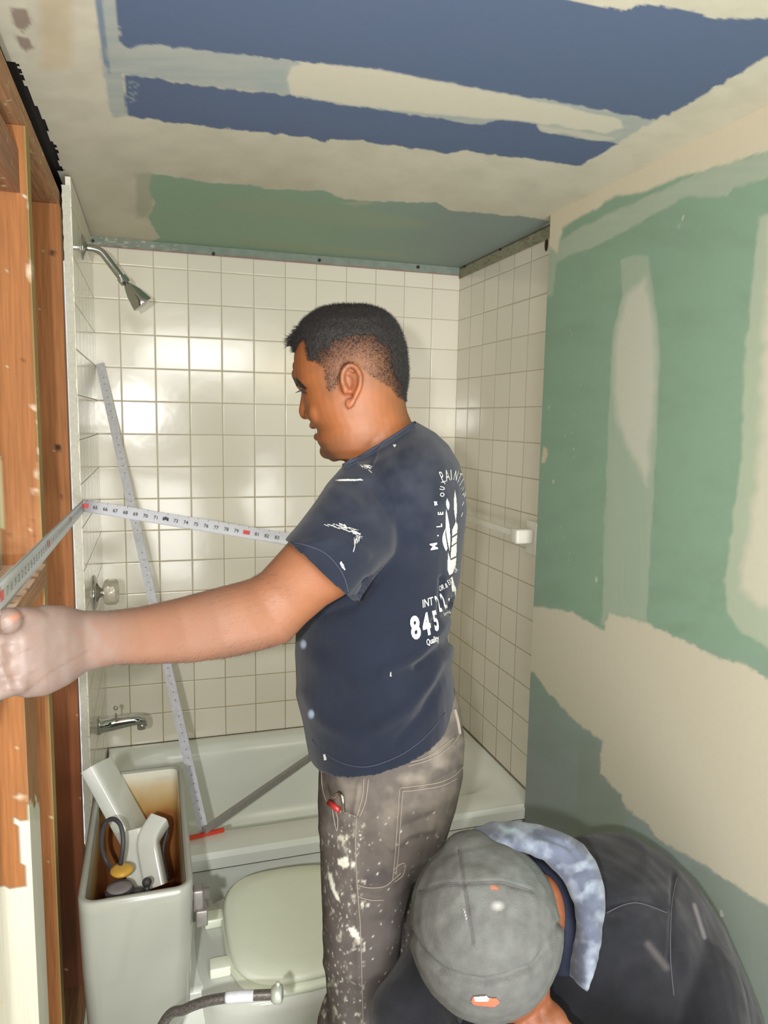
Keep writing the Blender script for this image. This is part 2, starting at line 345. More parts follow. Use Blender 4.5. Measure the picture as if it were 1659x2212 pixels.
# ceiling: one board surface, ragged where it was torn away beside the top plate
def ceil_keep(c):
    g = np.clip((c[:, 1]+1.22)/.4, 0, 1); lim = np.where(c[:, 1] > -.66, -.03, np.where(c[:, 1] < -1.22, -.04, -.028+.013*g+.012*(noise(c[:, 1]*30, c[:, 1]*0, 2)-.5)))
    return c[:, 0] > lim
ce = grid('ceiling', (-.06, -3.3, ZC), (1.42, 0, 0), (0, 3.36, 0), .0045, M_board, ceil_keep); struct(ce)
def ceil_layers(P, W):
    n = noise(P[:, 0]/60, P[:, 1]/25, 1)
    yield np.full(len(P), 1.), PL
    yield np.clip(n*1.2-.35, 0, 1)*.5, (172, 166, 148)
    yield pm(P, [(78, -60), (150, -60), (160, 150), (95, 145)], 12, 50, 20, 2)*.35, (190, 160, 110)
    A = [(228, -400), (238, -80), (248, 0), (262, 95), (285, 103), (320, 95), (430, 108), (545, 122), (800, 150), (1000, 190), (1215, 220), (1300, 238), (1415, 260), (1470, 235), (1659, 120), (2000, -90), (2000, 60), (1800, 30), (1659, 38), (1540, 40), (1480, 20), (1390, 10), (1345, 22), (1220, 0), (1100, -60), (1000, -400)]
    B = [(268, 160), (340, 170), (420, 185), (630, 207), (900, 250), (1040, 272), (1070, 258), (1160, 266), (1165, 280), (1230, 292), (1335, 312), (1255, 358), (1000, 326), (965, 332), (880, 320), (810, 308), (720, 300), (700, 306), (660, 295), (390, 268), (275, 250)]
    veil = [(205, -80), (248, -80), (262, 95), (330, 92), (640, 130), (660, 140), (1000, 188), (1240, 222), (1415, 258), (1330, 312), (1150, 285), (1000, 272), (620, 207), (400, 182), (268, 160), (276, 252), (243, 252), (222, 150), (212, 60)]
    yield pm(P, veil, 5, 18, 5, 1)*(.55+.4*noise(P[:, 0]/120, P[:, 1]/8, 2)), BV
    yield pm(P, [(200, -80), (214, -80), (226, 60), (236, 150), (240, 165), (226, 140), (210, 60)], 3, 14, 4, 2)*.8, (110, 126, 150)
    yield pm(P, A, 5, 17, 3, 3), BL
    yield pm(P, B, 5, 17, 3, 4), BL
    yield (pm(P, A, 5, 17, 3, 3)+pm(P, B, 5, 17, 3, 4))*np.clip(noise(P[:, 0]/90, P[:, 1]/40, 5)-.35, 0, 1)*.3, (84, 108, 140)
    yield pm(P, [(276, 172), (300, 178), (292, 222), (278, 225)], 7, 5, 3, 2)*(noise(P[:, 0]/4, P[:, 1]/4, 3) > .5)*.5, BV
    yield pm(P, [(620, 170), (626, 143), (660, 135), (820, 150), (1000, 185), (1200, 225), (1340, 258), (1345, 275), (1310, 288), (1200, 270), (1040, 254), (900, 243), (760, 228), (628, 204)], 4, 25, 5, 6)*.95, PL
    yield pm(P, [(1160, 270), (1320, 296), (1330, 302), (1280, 304), (1170, 284)], 3, 20, 3, 6)*.6, PL
    G = [(328, 375), (390, 384), (450, 396), (540, 399), (570, 408), (700, 412), (745, 432), (860, 436), (940, 437), (975, 455), (1100, 466), (1189, 476), (1150, 510), (990, 590), (600, 560), (330, 545), (320, 525), (345, 515), (335, 495), (322, 470), (335, 440), (322, 410)]
    yield pm(P, [(292, 374), (330, 378), (335, 420), (320, 470), (296, 470)], 4, 14, 10, 1)*.45, (140, 152, 128)
    g = pm(P, G, 4, 16, 3, 5); yield g, (146, 172, 150)
    yield g*np.clip((P[:, 0]-650)/350, 0, 1)*.85, (134, 144, 142)
    yield g*pm(P, [(450, 448), (500, 432), (620, 432), (800, 455), (925, 482), (900, 492), (760, 490), (560, 465)], 5, 20, 14, 2)*.4, (160, 168, 142)
    yield g*pm(P, [(735, 440), (790, 431), (808, 440), (770, 446)], 3, 12, 5, 2)*.6, (178, 178, 158)
    yield g*pm(P, [(490, 522), (540, 515), (620, 522), (850, 545), (880, 556), (600, 540)], 4, 18, 6, 2)*.45, (160, 168, 142)
    yield pm(P, [(24, 15), (60, 20), (66, 48), (50, 70), (30, 50)], 4, 12, 6, 2)*.75, (120, 98, 88)
    yield pm(P, [(34, 76), (62, 84), (72, 104), (58, 112), (40, 100)], 3, 12, 6, 2)*.75, (120, 98, 88)
    yield pm(P, [(60, -100), (200, -100), (60, 150)], 10, 30, 20, 2)*.1, (130, 120, 110)
paint(ce, ceil_layers)
slab_box('ceiling_gap_shade', -.15, 1.4, -3.3, .06, ZC+.012, ZC+.05, M_dark)  # near-black sheet puts the shade of the torn ceiling gap into colour
# back tile wall
slab_box('wall_back', -.02, 1.33, 0, .05, .0, ZC+.01, M_tile_b)
slab_box('wall_right_tiled', XR, XR+.045, YE-.09, 0, .0, ZC+.01, M_tile_s)
wl = slab_box('wall_left_tiled', -.012, 0, YE, .0, .3, 2.10, M_tile_s)
M_mort = mat('mortar edge', (196, 196, 180), .85, var=.1, nscale=120, bump=.5, bscale=150)
bm = nb()
zs = np.arange(.1, 2.081, .012); L_, R_ = [], []
for i, z in enumerate(zs):
    L_.append(bm.verts.new((-.021+.002*random.random(), YE-.001, z))); R_.append(bm.verts.new((-.002+.0035*(random.random()-.6), YE-.003, z)))
for i in range(len(zs)-1): bm.faces.new((L_[i], R_[i], R_[i+1], L_[i+1]))
r = bmesh.ops.extrude_face_region(bm, geom=bm.faces[:]); bmesh.ops.translate(bm, vec=(0, .06, 0), verts=[v for v in r['geom'] if isinstance(v, bmesh.types.BMVert)])
struct(obj('trim_1', bm, M_mort))
# exposed board strips over the tiles, with nail holes
M_strip = mat('bare board strip', (132, 144, 134), .85, var=.12, nscale=30, painted=True)
st = grid('trim_2', (.0, -.0035, 2.082), (XR, 0, 0), (0, 0, .034), .003, M_strip); struct(st)
def strip_layers(P, W):
    yield np.full(len(P), 1.)*(.5+.0*P[:, 0]), (134, 146, 136)
    yield (noise(P[:, 0]/10, P[:, 1]/3, 2) > .62)*np.clip((420-P[:, 0])/100, 0, 1)*.7, (196, 188, 168)
    yield (W[:, 2] < 2.086+.004*noise(P[:, 0]/14, P[:, 0]*0, 1))*.8, (150, 118, 112)
    for x, y in ((461, 548), (690, 562), (903, 577), (200, 520)): yield np.clip(4.5-np.hypot(P[:, 0]-x, P[:, 1]-y), 0, 1), (40, 38, 34)
paint(st, strip_layers)
st2 = grid('trim_3', (XR-.004, .0, 2.072), (0, YG, 0), (0, 0, .042), .003, M_strip); struct(st2)
def strip2(P, W):
    yield np.full(len(P), .9), (146, 144, 118)
    yield (noise(P[:, 0]/6, P[:, 1]/4, 2) > .6)*.6, (112, 104, 86)
    yield (W[:, 2] > ZC-.005)*.8, (70, 62, 56)
    for x, y in ((1080, 538), (1003, 575), (1182, 525)): yield np.clip(4-np.hypot(P[:, 0]-x, P[:, 1]-y), 0, 1), (40, 30, 26)
paint(st2, strip2)
M_rust = mat('dark hole', (52, 40, 30), .9, var=.3)
bm = nb(); ball(bm, (XR-.001, PX(1181, 528, XR)[1], PX(1181, 528, XR)[2]), .003, .009, .02); struct(obj('trim_4', bm, M_rust, None, True))
# right green board
gw = grid('wall_right', (XG, YG, .0), (0, -2.55, 0), (0, 0, ZC), .0048, M_board); struct(gw)
def green_layers(P, W):
    x, y = P[:, 0], P[:, 1]
    yield np.full(len(P), 1.), GR
    yield np.clip((y-1380)/250, 0, 1)*.8+np.clip((1250-x)/120, 0, 1)*np.clip((y-900)/500, 0, 1)*.25, (150, 158, 157)
    yield np.clip(noise(x/70, y/40, 2)-.4, 0, 1)*.6, (120, 140, 118)
    far = (x > 1700)
    yield pm(P, [(1150, 540), (1195, 525), (1300, 470), (1500, 378), (1659, 330), (4000, -640), (4000, -560), (1659, 385), (1590, 405), (1570, 425), (1480, 425), (1400, 470), (1340, 505), (1280, 535), (1230, 552), (1205, 570), (1192, 640), (1150, 640)], 5, 18, 5, 3)*(.6+.35*noise(x/60, y/9, 1)), (172, 182, 164)
    yield pm(P, [(1150, 440), (1189, 450), (1659, 205), (4000, -1030), (4000, -640), (1659, 325), (1480, 380), (1400, 410), (1330, 425), (1215, 490), (1205, 545), (1188, 530), (1150, 540)], 5, 28, 6, 4), (208, 200, 178)
    yield pm(P, [(1340, 560), (1365, 552), (1400, 555), (1415, 650), (1425, 750), (1418, 950), (1412, 1050), (1395, 1350), (1300, 1350), (1305, 1150), (1315, 900), (1322, 720), (1345, 640)], 3, 20, 3, 5)*(.65+.3*noise(x/7, y/90, 2)), (166, 180, 160)
    yield pm(P, [(1350, 640), (1395, 600), (1412, 700), (1415, 780), (1405, 980), (1400, 1050), (1365, 980), (1330, 900), (1328, 740)], 6, 40, 16, 6)*.85, (198, 198, 182)
    yield pm(P, [(1640, 470), (1790, 400), (1800, 1440), (1659, 1400), (1600, 1365), (1572, 1320), (1566, 1250), (1600, 1000), (1612, 750)], 6, 22, 6, 2)*.85, (176, 186, 164)
    yield pm(P, [(1665, 480), (1770, 420), (1770, 1310), (1640, 1310), (1600, 1270), (1640, 1000), (1650, 700)], 10, 30, 20, 3)*.85, (204, 200, 182)
    big = [(1100, 1312), (1165, 1310), (1240, 1325), (1305, 1362), (1315, 1325), (1395, 1345), (1480, 1385), (1560, 1425), (1600, 1432), (1659, 1465), (4000, 2710), (4000, 3900), (1659, 1955), (1600, 1920), (1490, 1850), (1420, 1812), (1400, 1780), (1350, 1745), (1340, 1715), (1297, 1672), (1300, 1600), (1262, 1572), (1225, 1540), (1180, 1490), (1155, 1455), (1100, 1430)]
    yield pm(P, [(1250, 1620), (1285, 1600), (1310, 1640), (1345, 1725), (1350, 1890), (1245, 1890)], 4, 16, 4, 1)*.45, (140, 150, 134)
    yield pm(P, [(1295, 1760), (1345, 1760), (1345, 1900), (1295, 1900)], 4, 16, 8, 1)*.3, (150, 156, 140)
    yield pm(P, [(1490, 1865), (1560, 1895), (1659, 1960), (1680, 2000), (1640, 2300), (1600, 2300), (1560, 2050)], 5, 18, 5, 1)*.5, (140, 150, 134)
    yield pm(P, big, 4, 12, 16, 2)*.5, (150, 160, 140)
    yield pm(P, big, 5, 12, 4, 2), (204, 198, 178)
    yield pm(P, [(1173, 965), (1181, 968), (1184, 980), (1178, 998), (1170, 1000)], 1.5, 6, 2, 2), (196, 188, 166)
    sp = (noise(x/4, y/5, 4) > .83)*(noise(x/40, y/60, 6) > .6)*(x < 1260)*(y < 1300)
    yield sp*.6, (188, 196, 176)
    for a, b, c in ((1288, 1252, 4), (1475, 470, 4), (1466, 488, 3), (1559, 1975, 5), (1180, 600, 3), (1186, 880, 3), (1195, 1040, 3)): yield np.clip(c-np.hypot((x-a)*1.5, (y-b)*.6), 0, 1)*.8, (200, 204, 186)
paint(gw, green_layers)
slab_box('wall_right_core', XG+.001, XG+.09, YG-2.55, YG-.0005, 0, ZC+.01, mat('gypsum edge', (176, 160, 128), .9, var=.15, nscale=150))
# floor
M_floor = bpy.data.materials.new('vinyl floor'); M_floor = mat('vinyl floor', (200, 206, 190), .45, var=.08, nscale=18)
slab_box('floor', -.25, 1.4, -3.3, .06, -.05, 0, M_floor)
# panel closing the stud cavity from the next room
slab_box('wall_left', -.125, -.112, -3.3, .05, 0, ZC+.03, mat('back of next wall', (150, 134, 104), .9, var=.2, nscale=12, bump=.3, bscale=40))
# baseboards on the unseen floor line of the right wall
# ------------------------------------------------------------------ studs, plates, sill
def stud(name, x0, x1, y0, y1, z0, z1, label, layers, axis=2, group=None):
    bm = box(nb(), x0, x1, y0, y1, z0, z1)
    ln = (x1-x0, y1-y0, z1-z0)[axis]; n = int(ln/.006)
    # slice densely so stains and paint follow the grain
    for k in range(1, n): 
        c = [0, 0, 0]; c[axis] = (x0, y0, z0)[axis]+ln*k/n; nn = [0, 0, 0]; nn[axis] = 1
        bmesh.ops.bisect_plane(bm, geom=bm.verts[:]+bm.edges[:]+bm.faces[:], plane_co=c, plane_no=nn)
    for ax in range(3):
        if ax == axis: continue
        l2 = (x1-x0, y1-y0, z1-z0)[ax]; n2 = max(2, int(l2/.006))
        for k in range(1, n2):
            c = [0, 0, 0]; c[ax] = (x0, y0, z0)[ax]+l2*k/n2; nn = [0, 0, 0]; nn[ax] = 1
            bmesh.ops.bisect_plane(bm, geom=bm.verts[:]+bm.edges[:]+bm.faces[:], plane_co=c, plane_no=nn)
    o = obj(name, bm, M_wood if axis == 2 else M_woodY); paint(o, layers); tag(o, label, 'wood framing', group); return o
def knots(pts):
    def f(P, W):
        for x, y, r, a in pts: yield np.clip(r-np.hypot(P[:, 0]-x, (P[:, 1]-y)), 0, 3)/3*a, (40, 26, 18)
        yield (noise(P[:, 0]/3, P[:, 1]/6, 3) > .84)*.6, (214, 190, 150)
    return f
def edgepaint(P, W, x): return (W[:, 0] > x)*np.clip(noise(P[:, 0]/3, P[:, 1]/40, 4)*2.4-.5, 0, 1)
def fA(P, W):
    yield np.clip((P[:, 1]-1000)/160, 0, 1)*(P[:, 1] < 1200)*.35*noise(P[:, 0]/20, P[:, 1]/20, 1), (200, 150, 110)
    yield (W[:, 0] > -.0225)*.8*np.ones(len(P)), (150, 132, 78)
    yield (P[:, 0] < 4+3*noise(P[:, 1]/30, P[:, 1]*0, 1))*(P[:, 1] > 980)*.9, (190, 190, 150)
    yield from knots([(48, 778, 7, .5), (12, 625, 5, .5), (45, 780, 4, .3), (72, 1158, 8, .3), (70, 1125, 7, .35), (20, 1155, 8, .3)])(P, W)
    for x, y, w_, h_ in ((72, 880, 9, 6), (52, 425, 5, 6), (64, 585, 9, 22), (60, 445, 4, 6), (82, 975, 4, 8), (80, 1025, 5, 10), (75, 1060, 8, 6)):
        yield np.clip(1.6-np.hypot((P[:, 0]-x)/w_, (P[:, 1]-y)/h_)-.8*noise(P[:, 0]/4, P[:, 1]/4, 2), 0, 1), (222, 204, 180)
def fB(P, W):
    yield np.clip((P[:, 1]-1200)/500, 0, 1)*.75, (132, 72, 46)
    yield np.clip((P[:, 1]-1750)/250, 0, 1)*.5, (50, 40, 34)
    yield from knots([(113, 546, 8, .95), (126, 967, 9, .95), (131, 1073, 5, .8), (128, 1283, 4, .6)])(P, W)
def fC(P, W):
    wp = (P[:, 1] > 1912+5*noise(P[:, 0]/6, P[:, 1]*0, 1))*1.0
    lft = ((P[:, 0] > 33+5*noise(P[:, 1]/14, P[:, 1]*0, 2)+(P[:, 1]-1790)*.17)*(P[:, 1] > 1765+12*noise(P[:, 0]/5, P[:, 1]*0, 1)))*1.0
    yield (W[:, 0] > -.0205)*.6*noise(P[:, 0]/4, P[:, 1]/60, 2), (150, 132, 96)
    yield (W[:, 0] > -.0205)*(P[:, 1] > 1700+60*noise(P[:, 0]/5, P[:, 1]/30, 2))*.9, (196, 200, 176)
    yield np.clip(wp+lft, 0, 1), (206, 202, 184)
    yield from knots([(30, 1600, 4, .8), (4, 1722, 4, .8), (45, 1712, 5, .6), (27, 1872, 3, .8)])(P, W)
    yield np.clip(1.5-np.hypot((P[:, 0]-45)/18, (P[:, 1]-1722)/9)-noise(P[:, 0]/4, P[:, 1]/4, 2)*.9, 0, 1), (214, 196, 170)
def fP(P, W):
    yield (W[:, 0] > -.026)*np.clip((P[:, 1]-150)/200, 0, 1)*.4, (190, 92, 52)
    yield (noise(P[:, 0]/4, P[:, 1]/7, 3) > .72)*(W[:, 0] > -.04)*.7, (206, 196, 150)
    for x, y, w_, h_ in ((2, 62, 10, 18), (76, 232, 6, 20), (3, 20, 9, 16), (70, 195, 4, 14)): yield np.clip(1.6-np.hypot((P[:, 0]-x)/w_, (P[:, 1]-y)/h_), 0, 1), (206, 206, 160)
stud('wall_stud', -.092, -.022, -1.19, -1.15, 0.045, 2.025, 'bare orange stud second from the tiled wall with narrow yellowed edge', fA, 2)
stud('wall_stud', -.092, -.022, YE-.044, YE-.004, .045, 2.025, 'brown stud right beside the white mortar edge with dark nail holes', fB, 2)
stud('wall_stud', -.092, -.020, -1.455, -1.36, .045, 1.215, 'short doubled stud below the ledge with white paint on its lower end', fC, 2)
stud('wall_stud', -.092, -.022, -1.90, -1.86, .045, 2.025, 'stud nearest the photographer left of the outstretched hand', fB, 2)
stud('rough_sill', -.094, -.018, -1.86, -1.191, 1.235, 1.272, 'dusty horizontal board forming a ledge between two studs',
     lambda P, W: [((W[:, 2] > 1.268)*np.clip(noise(P[:, 0]/30, P[:, 1]/12, 2)*2.4-.2, 0, 1), (226, 200, 176)), ((W[:, 2] > 1.268)*(noise(P[:, 0]/18, P[:, 1]/8, 5) > .68)*.7, (120, 78, 52))], 1)
stud('top_plate', -.098, -.026, -3.0, -.02, 2.026, 2.066, 'horizontal top plate running under the torn ceiling edge', fP, 1)
stud('window_header', -.092, -.034, -1.858, -1.191, 1.915, 1.985, 'brown header board between studs below the top plate', lambda P, W: [(np.full(len(P), .45), (128, 84, 66)), ((noise(P[:, 0]/3, P[:, 1]/8, 3) > .78)*.8, (210, 190, 160))], 1)
stud('bottom_plate', -.098, -.026, -3.0, -.02, 0, .045, 'bottom plate on the floor beneath the studs', lambda P, W: [(np.full(len(P), .4), (90, 66, 50))], 1)
# ------------------------------------------------------------------ bathtub
YF = -.745; tub = thing('bathtub', 'white bathtub behind the toilet with a wide front rim', 'bathtub', (.62, -.37, 0))
def rrect(x0, x1, y0, y1, r, z, n=10, dz=None):
    pts = []
    for cx, cyy, a0 in ((x1-r, y1-r, 0), (x0+r, y1-r, 90), (x0+r, y0+r, 180), (x1-r, y0+r, 270)):
        for k in range(n+1): t = math.radians(a0+90*k/n); pts.append((cx+r*math.cos(t), cyy+r*math.sin(t), z))
    return pts
bm = nb(); e_ = .003
R = [rrect(e_, XR-e_, YF+.02, -e_, .004, .0), rrect(e_, XR-e_, YF+.02, -e_, .004, .335), rrect(e_, XR-e_, YF, -e_, .004, .337),
     rrect(e_, XR-e_, YF-.002, -e_, .006, .368), rrect(e_+.003, XR-e_-.003, YF+.010, -e_-.003, .008, .3795), rrect(.05, XR-.06, YF+.10, -.055, .12, .381),
     rrect(.062, XR-.09, YF+.118, -.068, .13, .372), rrect(.075, XR-.13, YF+.13, -.08, .14, .33), rrect(.11, XR-.22, YF+.16, -.11, .15, .14), rrect(.14, XR-.28, YF+.19, -.14, .15, .10)]
loft(bm, R, cap=False); b2 = [v for v in bm.verts][-44:]; bm.faces.new(b2)
obj('tub_shell', bm, M_tub, tub, True).data
for p in tub.children[0].data.polygons: p.use_smooth = True
mod = tub.children[0].modifiers.new('e', 'EDGE_SPLIT'); mod.split_angle = math.radians(40)
M_caulk = mat('mildewed caulk', (78, 70, 50), .8, var=.5, nscale=60)
bm = nb(); tube(bm, [(.005, YF+.004, .334), (XR-.01, YF+.004, .334)], .0016, 8); obj('rim_seam', bm, M_caulk, tub)
bm = nb()
for a, b in (((.002, -.002, .3815), (XR-.002, -.002, .3815)), ((XR-.001, -.002, .3815), (XR-.001, YG+.003, .3815)), ((.001, -.002, .3815), (.001, YE, .3815))): tube(bm, smoothpts([a, b], 2), .0013, 6)
obj('caulk_line', bm, M_caulk, tub)
bm = nb(); q = PY(948, 1785, YF-.003); ball(bm, q, .003); obj('rivet', bm, M_blk, tub)
# ------------------------------------------------------------------ plumbing on the left wall
YP = -.38
sh = thing('shower_head', 'chrome shower head on a bent arm high on the left tiled wall', 'shower head', (0, YP, 1.995))
bm = nb(); loft(bm, [circ((0.0005, YP, 1.998), (1, 0, 0), .034, 28), circ((.004, YP, 1.998), (1, 0, 0), .033, 28), circ((.011, YP, 1.998), (1, 0, 0), .02, 28), circ((.013, YP, 1.998), (1, 0, 0), .012, 28)]); obj('flange', bm, M_chr, sh, True)
pts = smoothpts([(.0, YP, 1.998), (.028, YP, 1.998), (.048, YP, 1.990), (.066, YP, 1.968), (.098, YP, 1.925)], 6)
bm = nb(); tube(bm, pts, .0105, 18); obj('arm', bm, M_chr, sh, True)
ax = np.array([.62, 0, -.78]); ax /= np.linalg.norm(ax); p0 = np.array([.097, YP, 1.927])
def lathe(bm, p0, ax, prof, n=28):
    loft(bm, [circ(np.array(p0)+ax*h, ax, r, n) for h, r in prof])
bm = nb(); lathe(bm, p0, ax, [(0, .011), (.001, .0145), (.016, .015), (.022, .0135), (.024, .008)], 10); obj('ball_joint', bm, M_chr, sh)
bm = nb(); lathe(bm, p0, ax, [(.022, .006), (.028, .011), (.036, .015), (.054, .022), (.078, .028), (.092, .0305), (.0935, .0295), (.0925, .024), (.09, .02)], 32); obj('spray_head', bm, M_chr, sh, True)
kn = thing('tub_valve_knob', 'clear acrylic tub valve knob on chrome escutcheon above the spout', 'valve', (0, YP, 1.02))
bm = nb(); q = PY(207, 1280, YP); zc = 1.028
lathe(bm, (0.0005, YP, zc), np.array([1., 0, 0]), [(0, .052), (.003, .052), (.009, .040), (.014, .018), (.02, .014), (.028, .014)], 36); obj('escutcheon', bm, M_chr, kn, True)
M_glass = mat('acrylic knob', (206, 198, 178), .15, var=.2, nscale=70, bump=.7, bscale=60); M_glass.node_tree.nodes['Principled BSDF'].inputs['Transmission Weight'].default_value = .55
bm = nb(); lathe(bm, (0.024, YP, zc), np.array([1., 0, 0]), [(0, .016), (.005, .034), (.014, .039), (.034, .038), (.044, .030), (.046, .012)], 10); obj('knob', bm, M_glass, kn)
so = thing('tub_spout', 'chrome tub spout with diverter pin below the valve knob', 'spout', (0, YP, .61))
zs_ = .622
rings = [ell((x, YP, z), (0, ry, 0), (0, 0, rz), 24, 2.4) for x, z, ry, rz in ((0.0005, zs_, .026, .026), (.006, zs_, .027, .027), (.008, zs_, .024, .022), (.05, zs_+.004, .023, .02), (.09, zs_+.008, .021, .017), (.115, zs_+.008, .019, .015), (.129, zs_+.004, .016, .014), (.137, zs_-.004, .012, .012), (.139, zs_-.010, .006, .008))]
bm = nb(); loft(bm, rings); tube(bm, [(.122, YP, zs_-.004), (.123, YP, zs_-.022)], .0135, 20); obj('body', bm, M_chr, so, True)
bm = nb(); tube(bm, [(.05, YP, zs_+.02), (.05, YP, zs_+.045)], .0025, 8); ball(bm, (.05, YP, zs_+.05), .007); obj('diverter_pin', bm, M_chr, so, True)
# towel bar on the right tiled wall
tb = thing('towel_bar', 'white square ceramic towel bar along the right tiled wall', 'towel bar', (XR, -.62, 1.2))
pa = PX(1110, 1153, XR-.06); 
bm = nb(); box(bm, XR-.075, XR-.052, -.64, -.06, 1.198, 1.216, .002); obj('bar', bm, M_towel, tb)
for y in (-.655, -.06):
    bm = nb(); box(bm, XR-.078, XR-.02, y-.021, y+.021, 1.178, 1.222, .007); box(bm, XR-.02, XR-.001, y-.032, y+.032, 1.140, 1.245, .006); obj('bracket', bm, M_towel, tb, True)
bm = nb(); q = PX(1003, 1141, XR-.001); ball(bm, q, .002, .004, .005); tag(obj('screw_hole', bm, M_rust), 'small dark hole in the right tiles below the towel bar', 'hole')
# ------------------------------------------------------------------ toilet
to = thing('toilet', 'white toilet with closed lid and open lidless tank beside the studs', 'toilet', (.45, -1.11, 0))
TX0, TX1, TY0, TY1, TZ = .030, .226, -1.362, -.868, .705
def tk(ins, z, sh=0., yb=0.):
    return rrect(TX0+ins+sh*.4, TX1-ins-sh, TY0+ins+yb, TY1-ins-yb, max(.032-ins, .012), z, 6)
bm = nb()
outer = [tk(.035, .365, .012, .05), tk(.012, .375, .008, .048), tk(.002, .42, .006, .04), tk(0, .55, .003, .018), tk(0, .68, 0, .002), tk(0, TZ-.004), tk(.003, TZ), tk(.010, TZ), tk(.013, TZ-.005)]
inner = [tk(.0135, TZ-.004), tk(.014, .6, .004, .012), tk(.016, .45, .008, .034), tk(.03, .40, .01, .04)]
loft(bm, outer, cap=False)
bm.verts.ensure_lookup_table(); n_ = len(outer[0]); bm.faces.new(bm.verts[:n_])
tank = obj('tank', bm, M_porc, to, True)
bm = nb(); loft(bm, inner, cap=False); bm.verts.ensure_lookup_table(); bm.faces.new(bm.verts[-n_:])
bmesh.ops.subdivide_edges(bm, edges=[e for e in bm.edges if e.calc_length() > .03], cuts=7, use_grid_fill=True)
liner = obj('tank_interior', bm, M_porcp, tank, True); liner['label'] = 'rust-stained inside of the tank'
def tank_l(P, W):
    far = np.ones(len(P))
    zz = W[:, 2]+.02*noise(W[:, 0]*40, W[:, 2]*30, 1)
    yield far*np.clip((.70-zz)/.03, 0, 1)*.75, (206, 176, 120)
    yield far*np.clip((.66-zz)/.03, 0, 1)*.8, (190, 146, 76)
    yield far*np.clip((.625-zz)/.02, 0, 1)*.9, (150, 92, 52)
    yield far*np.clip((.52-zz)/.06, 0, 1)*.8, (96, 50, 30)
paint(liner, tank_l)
def bowlring(cx, rx0, rx1, ry, z, n=40):
    out = []
    for i in range(n):
        t = 2*math.pi*i/n; c, s = math.cos(t), math.sin(t)
        rx = rx1 if c > 0 else rx0
        e = 2.0 if c > 0 else 3.2
        out.append((cx+rx*math.copysign(abs(c)**(2/e), c), -1.11+ry*math.copysign(abs(s)**(2/e), s), z))
    return out
bm = nb()
loft(bm, [bowlring(.36, .20, .20, .115, 0), bowlring(.36, .20, .19, .11, .03), bowlring(.37, .19, .2, .10, .12), bowlring(.40, .19, .24, .125, .22), bowlring(.43, .2, .27, .165, .31), bowlring(.44, .21, .275, .182, .355), bowlring(.44, .21, .275, .184, .378), bowlring(.44, .2, .268, .178, .386)])
box(bm, .045, .27, -1.22, -1.0, .20, .384, .012)
obj('bowl', bm, M_porc_lift, to, True)
def lidring(g, z): return bowlring(.455, .155+g, .275+g, .188+g, z)
bm = nb(); loft(bm, [lidring(-.008, .388), lidring(.001, .392), lidring(.003, .404), lidring(-.004, .409)]); obj('seat', bm, M_plas, to, True)
bm = nb(); loft(bm, [lidring(-.012, .4105), lidring(-.003, .414), lidring(-.001, .424), lidring(-.010, .430), lidring(-.05, .433), lidring(-.12, .434)]); obj('lid', bm, M_plas, to, True)
for y in (-1.03, -1.185):
    bm = nb(); box(bm, .262, .305, y-.019, y+.019, .386, .408, .004); obj('seat_hinge', bm, M_plas, to, True)
# inside the tank
fv = PZ(258, 1905, .655)
bm = nb(); tube(bm, [(fv[0], fv[1], .42), (fv[0], fv[1], .60)], .014, 16); v0 = obj('fill_valve', bm, mat('grey plastic', (150, 146, 140), .5), to, True)
bm = nb(); lathe(bm, (fv[0], fv[1], .612), np.array([0, 0, 1.]), [(0, .022), (.003, .026), (.026, .027), (.030, .024), (.031, .020)], 28); obj('float_cap', bm, M_blk, v0, True)
bm = nb(); lathe(bm, (fv[0], fv[1], .6435), np.array([0, 0, 1.]), [(0, .023), (.002, .0235), (.003, .01)], 28); obj('cap_top', bm, mat('grey cap', (128, 122, 124), .6), v0, True)
yv = PZ(258, 1870, .672)
bm = nb(); lathe(bm, (yv[0]+.004, yv[1]+.004, .655), np.array([0, 0, 1.]), [(0, .02), (.004, .022), (.008, .021), (.01, .012)], 24); obj('yellow_cap', bm, mat('yellow brass cap', (206, 160, 64), .4, var=.15), v0, True)
bm = nb(); q = [PZ(260, 1868, .675), PY(266, 1820, -1.2), PY(260, 1782, -1.18), PY(242, 1769, -1.16), PY(224, 1785, -1.15), PY(220, 1830, -1.15), PY(232, 1865, -1.16), PY(250, 1890, -1.19)]
tube(bm, smoothpts(q, 6), .0045, 10); obj('refill_hose', bm, M_blk, v0, True)
bm = nb(); tube(bm, [(fv[0]+.02, fv[1], .63), (fv[0]+.045, fv[1]-.005, .628)], .009, 10); tube(bm, [(fv[0]+.05, fv[1]-.008, .48), (fv[0]+.05, fv[1]-.008, .652)], .0055, 10); ball(bm, (fv[0]+.05, fv[1]-.008, .65), .009); obj('float_arm', bm, M_blk, v0, True)
bm = nb(); tube(bm, smoothpts([(fv[0]+.03, fv[1]+.005, .61), (fv[0]+.07, fv[1]-.012, .617), (.192, -1.29, .62), (.205, -1.315, .625), (.212, -1.32, .622)], 5), .0055, 10); obj('lever_arm', bm, mat('dull brass rod', (150, 128, 112), .4, .6, var=.2), to, True)
bm = nb(); box(bm, TX1, TX1+.020, -1.322, -1.297, .625, .668, .004); box(bm, TX1+.004, TX1+.026, -1.33, -1.298, .600, .632, .003); tube(bm, [(TX1-.012, -1.31, .655), (TX1+.03, -1.31, .655)], .010, 14); obj('flush_lever', bm, mat('dull nickel', (142, 138, 134), .4, .5, var=.2), to, True)
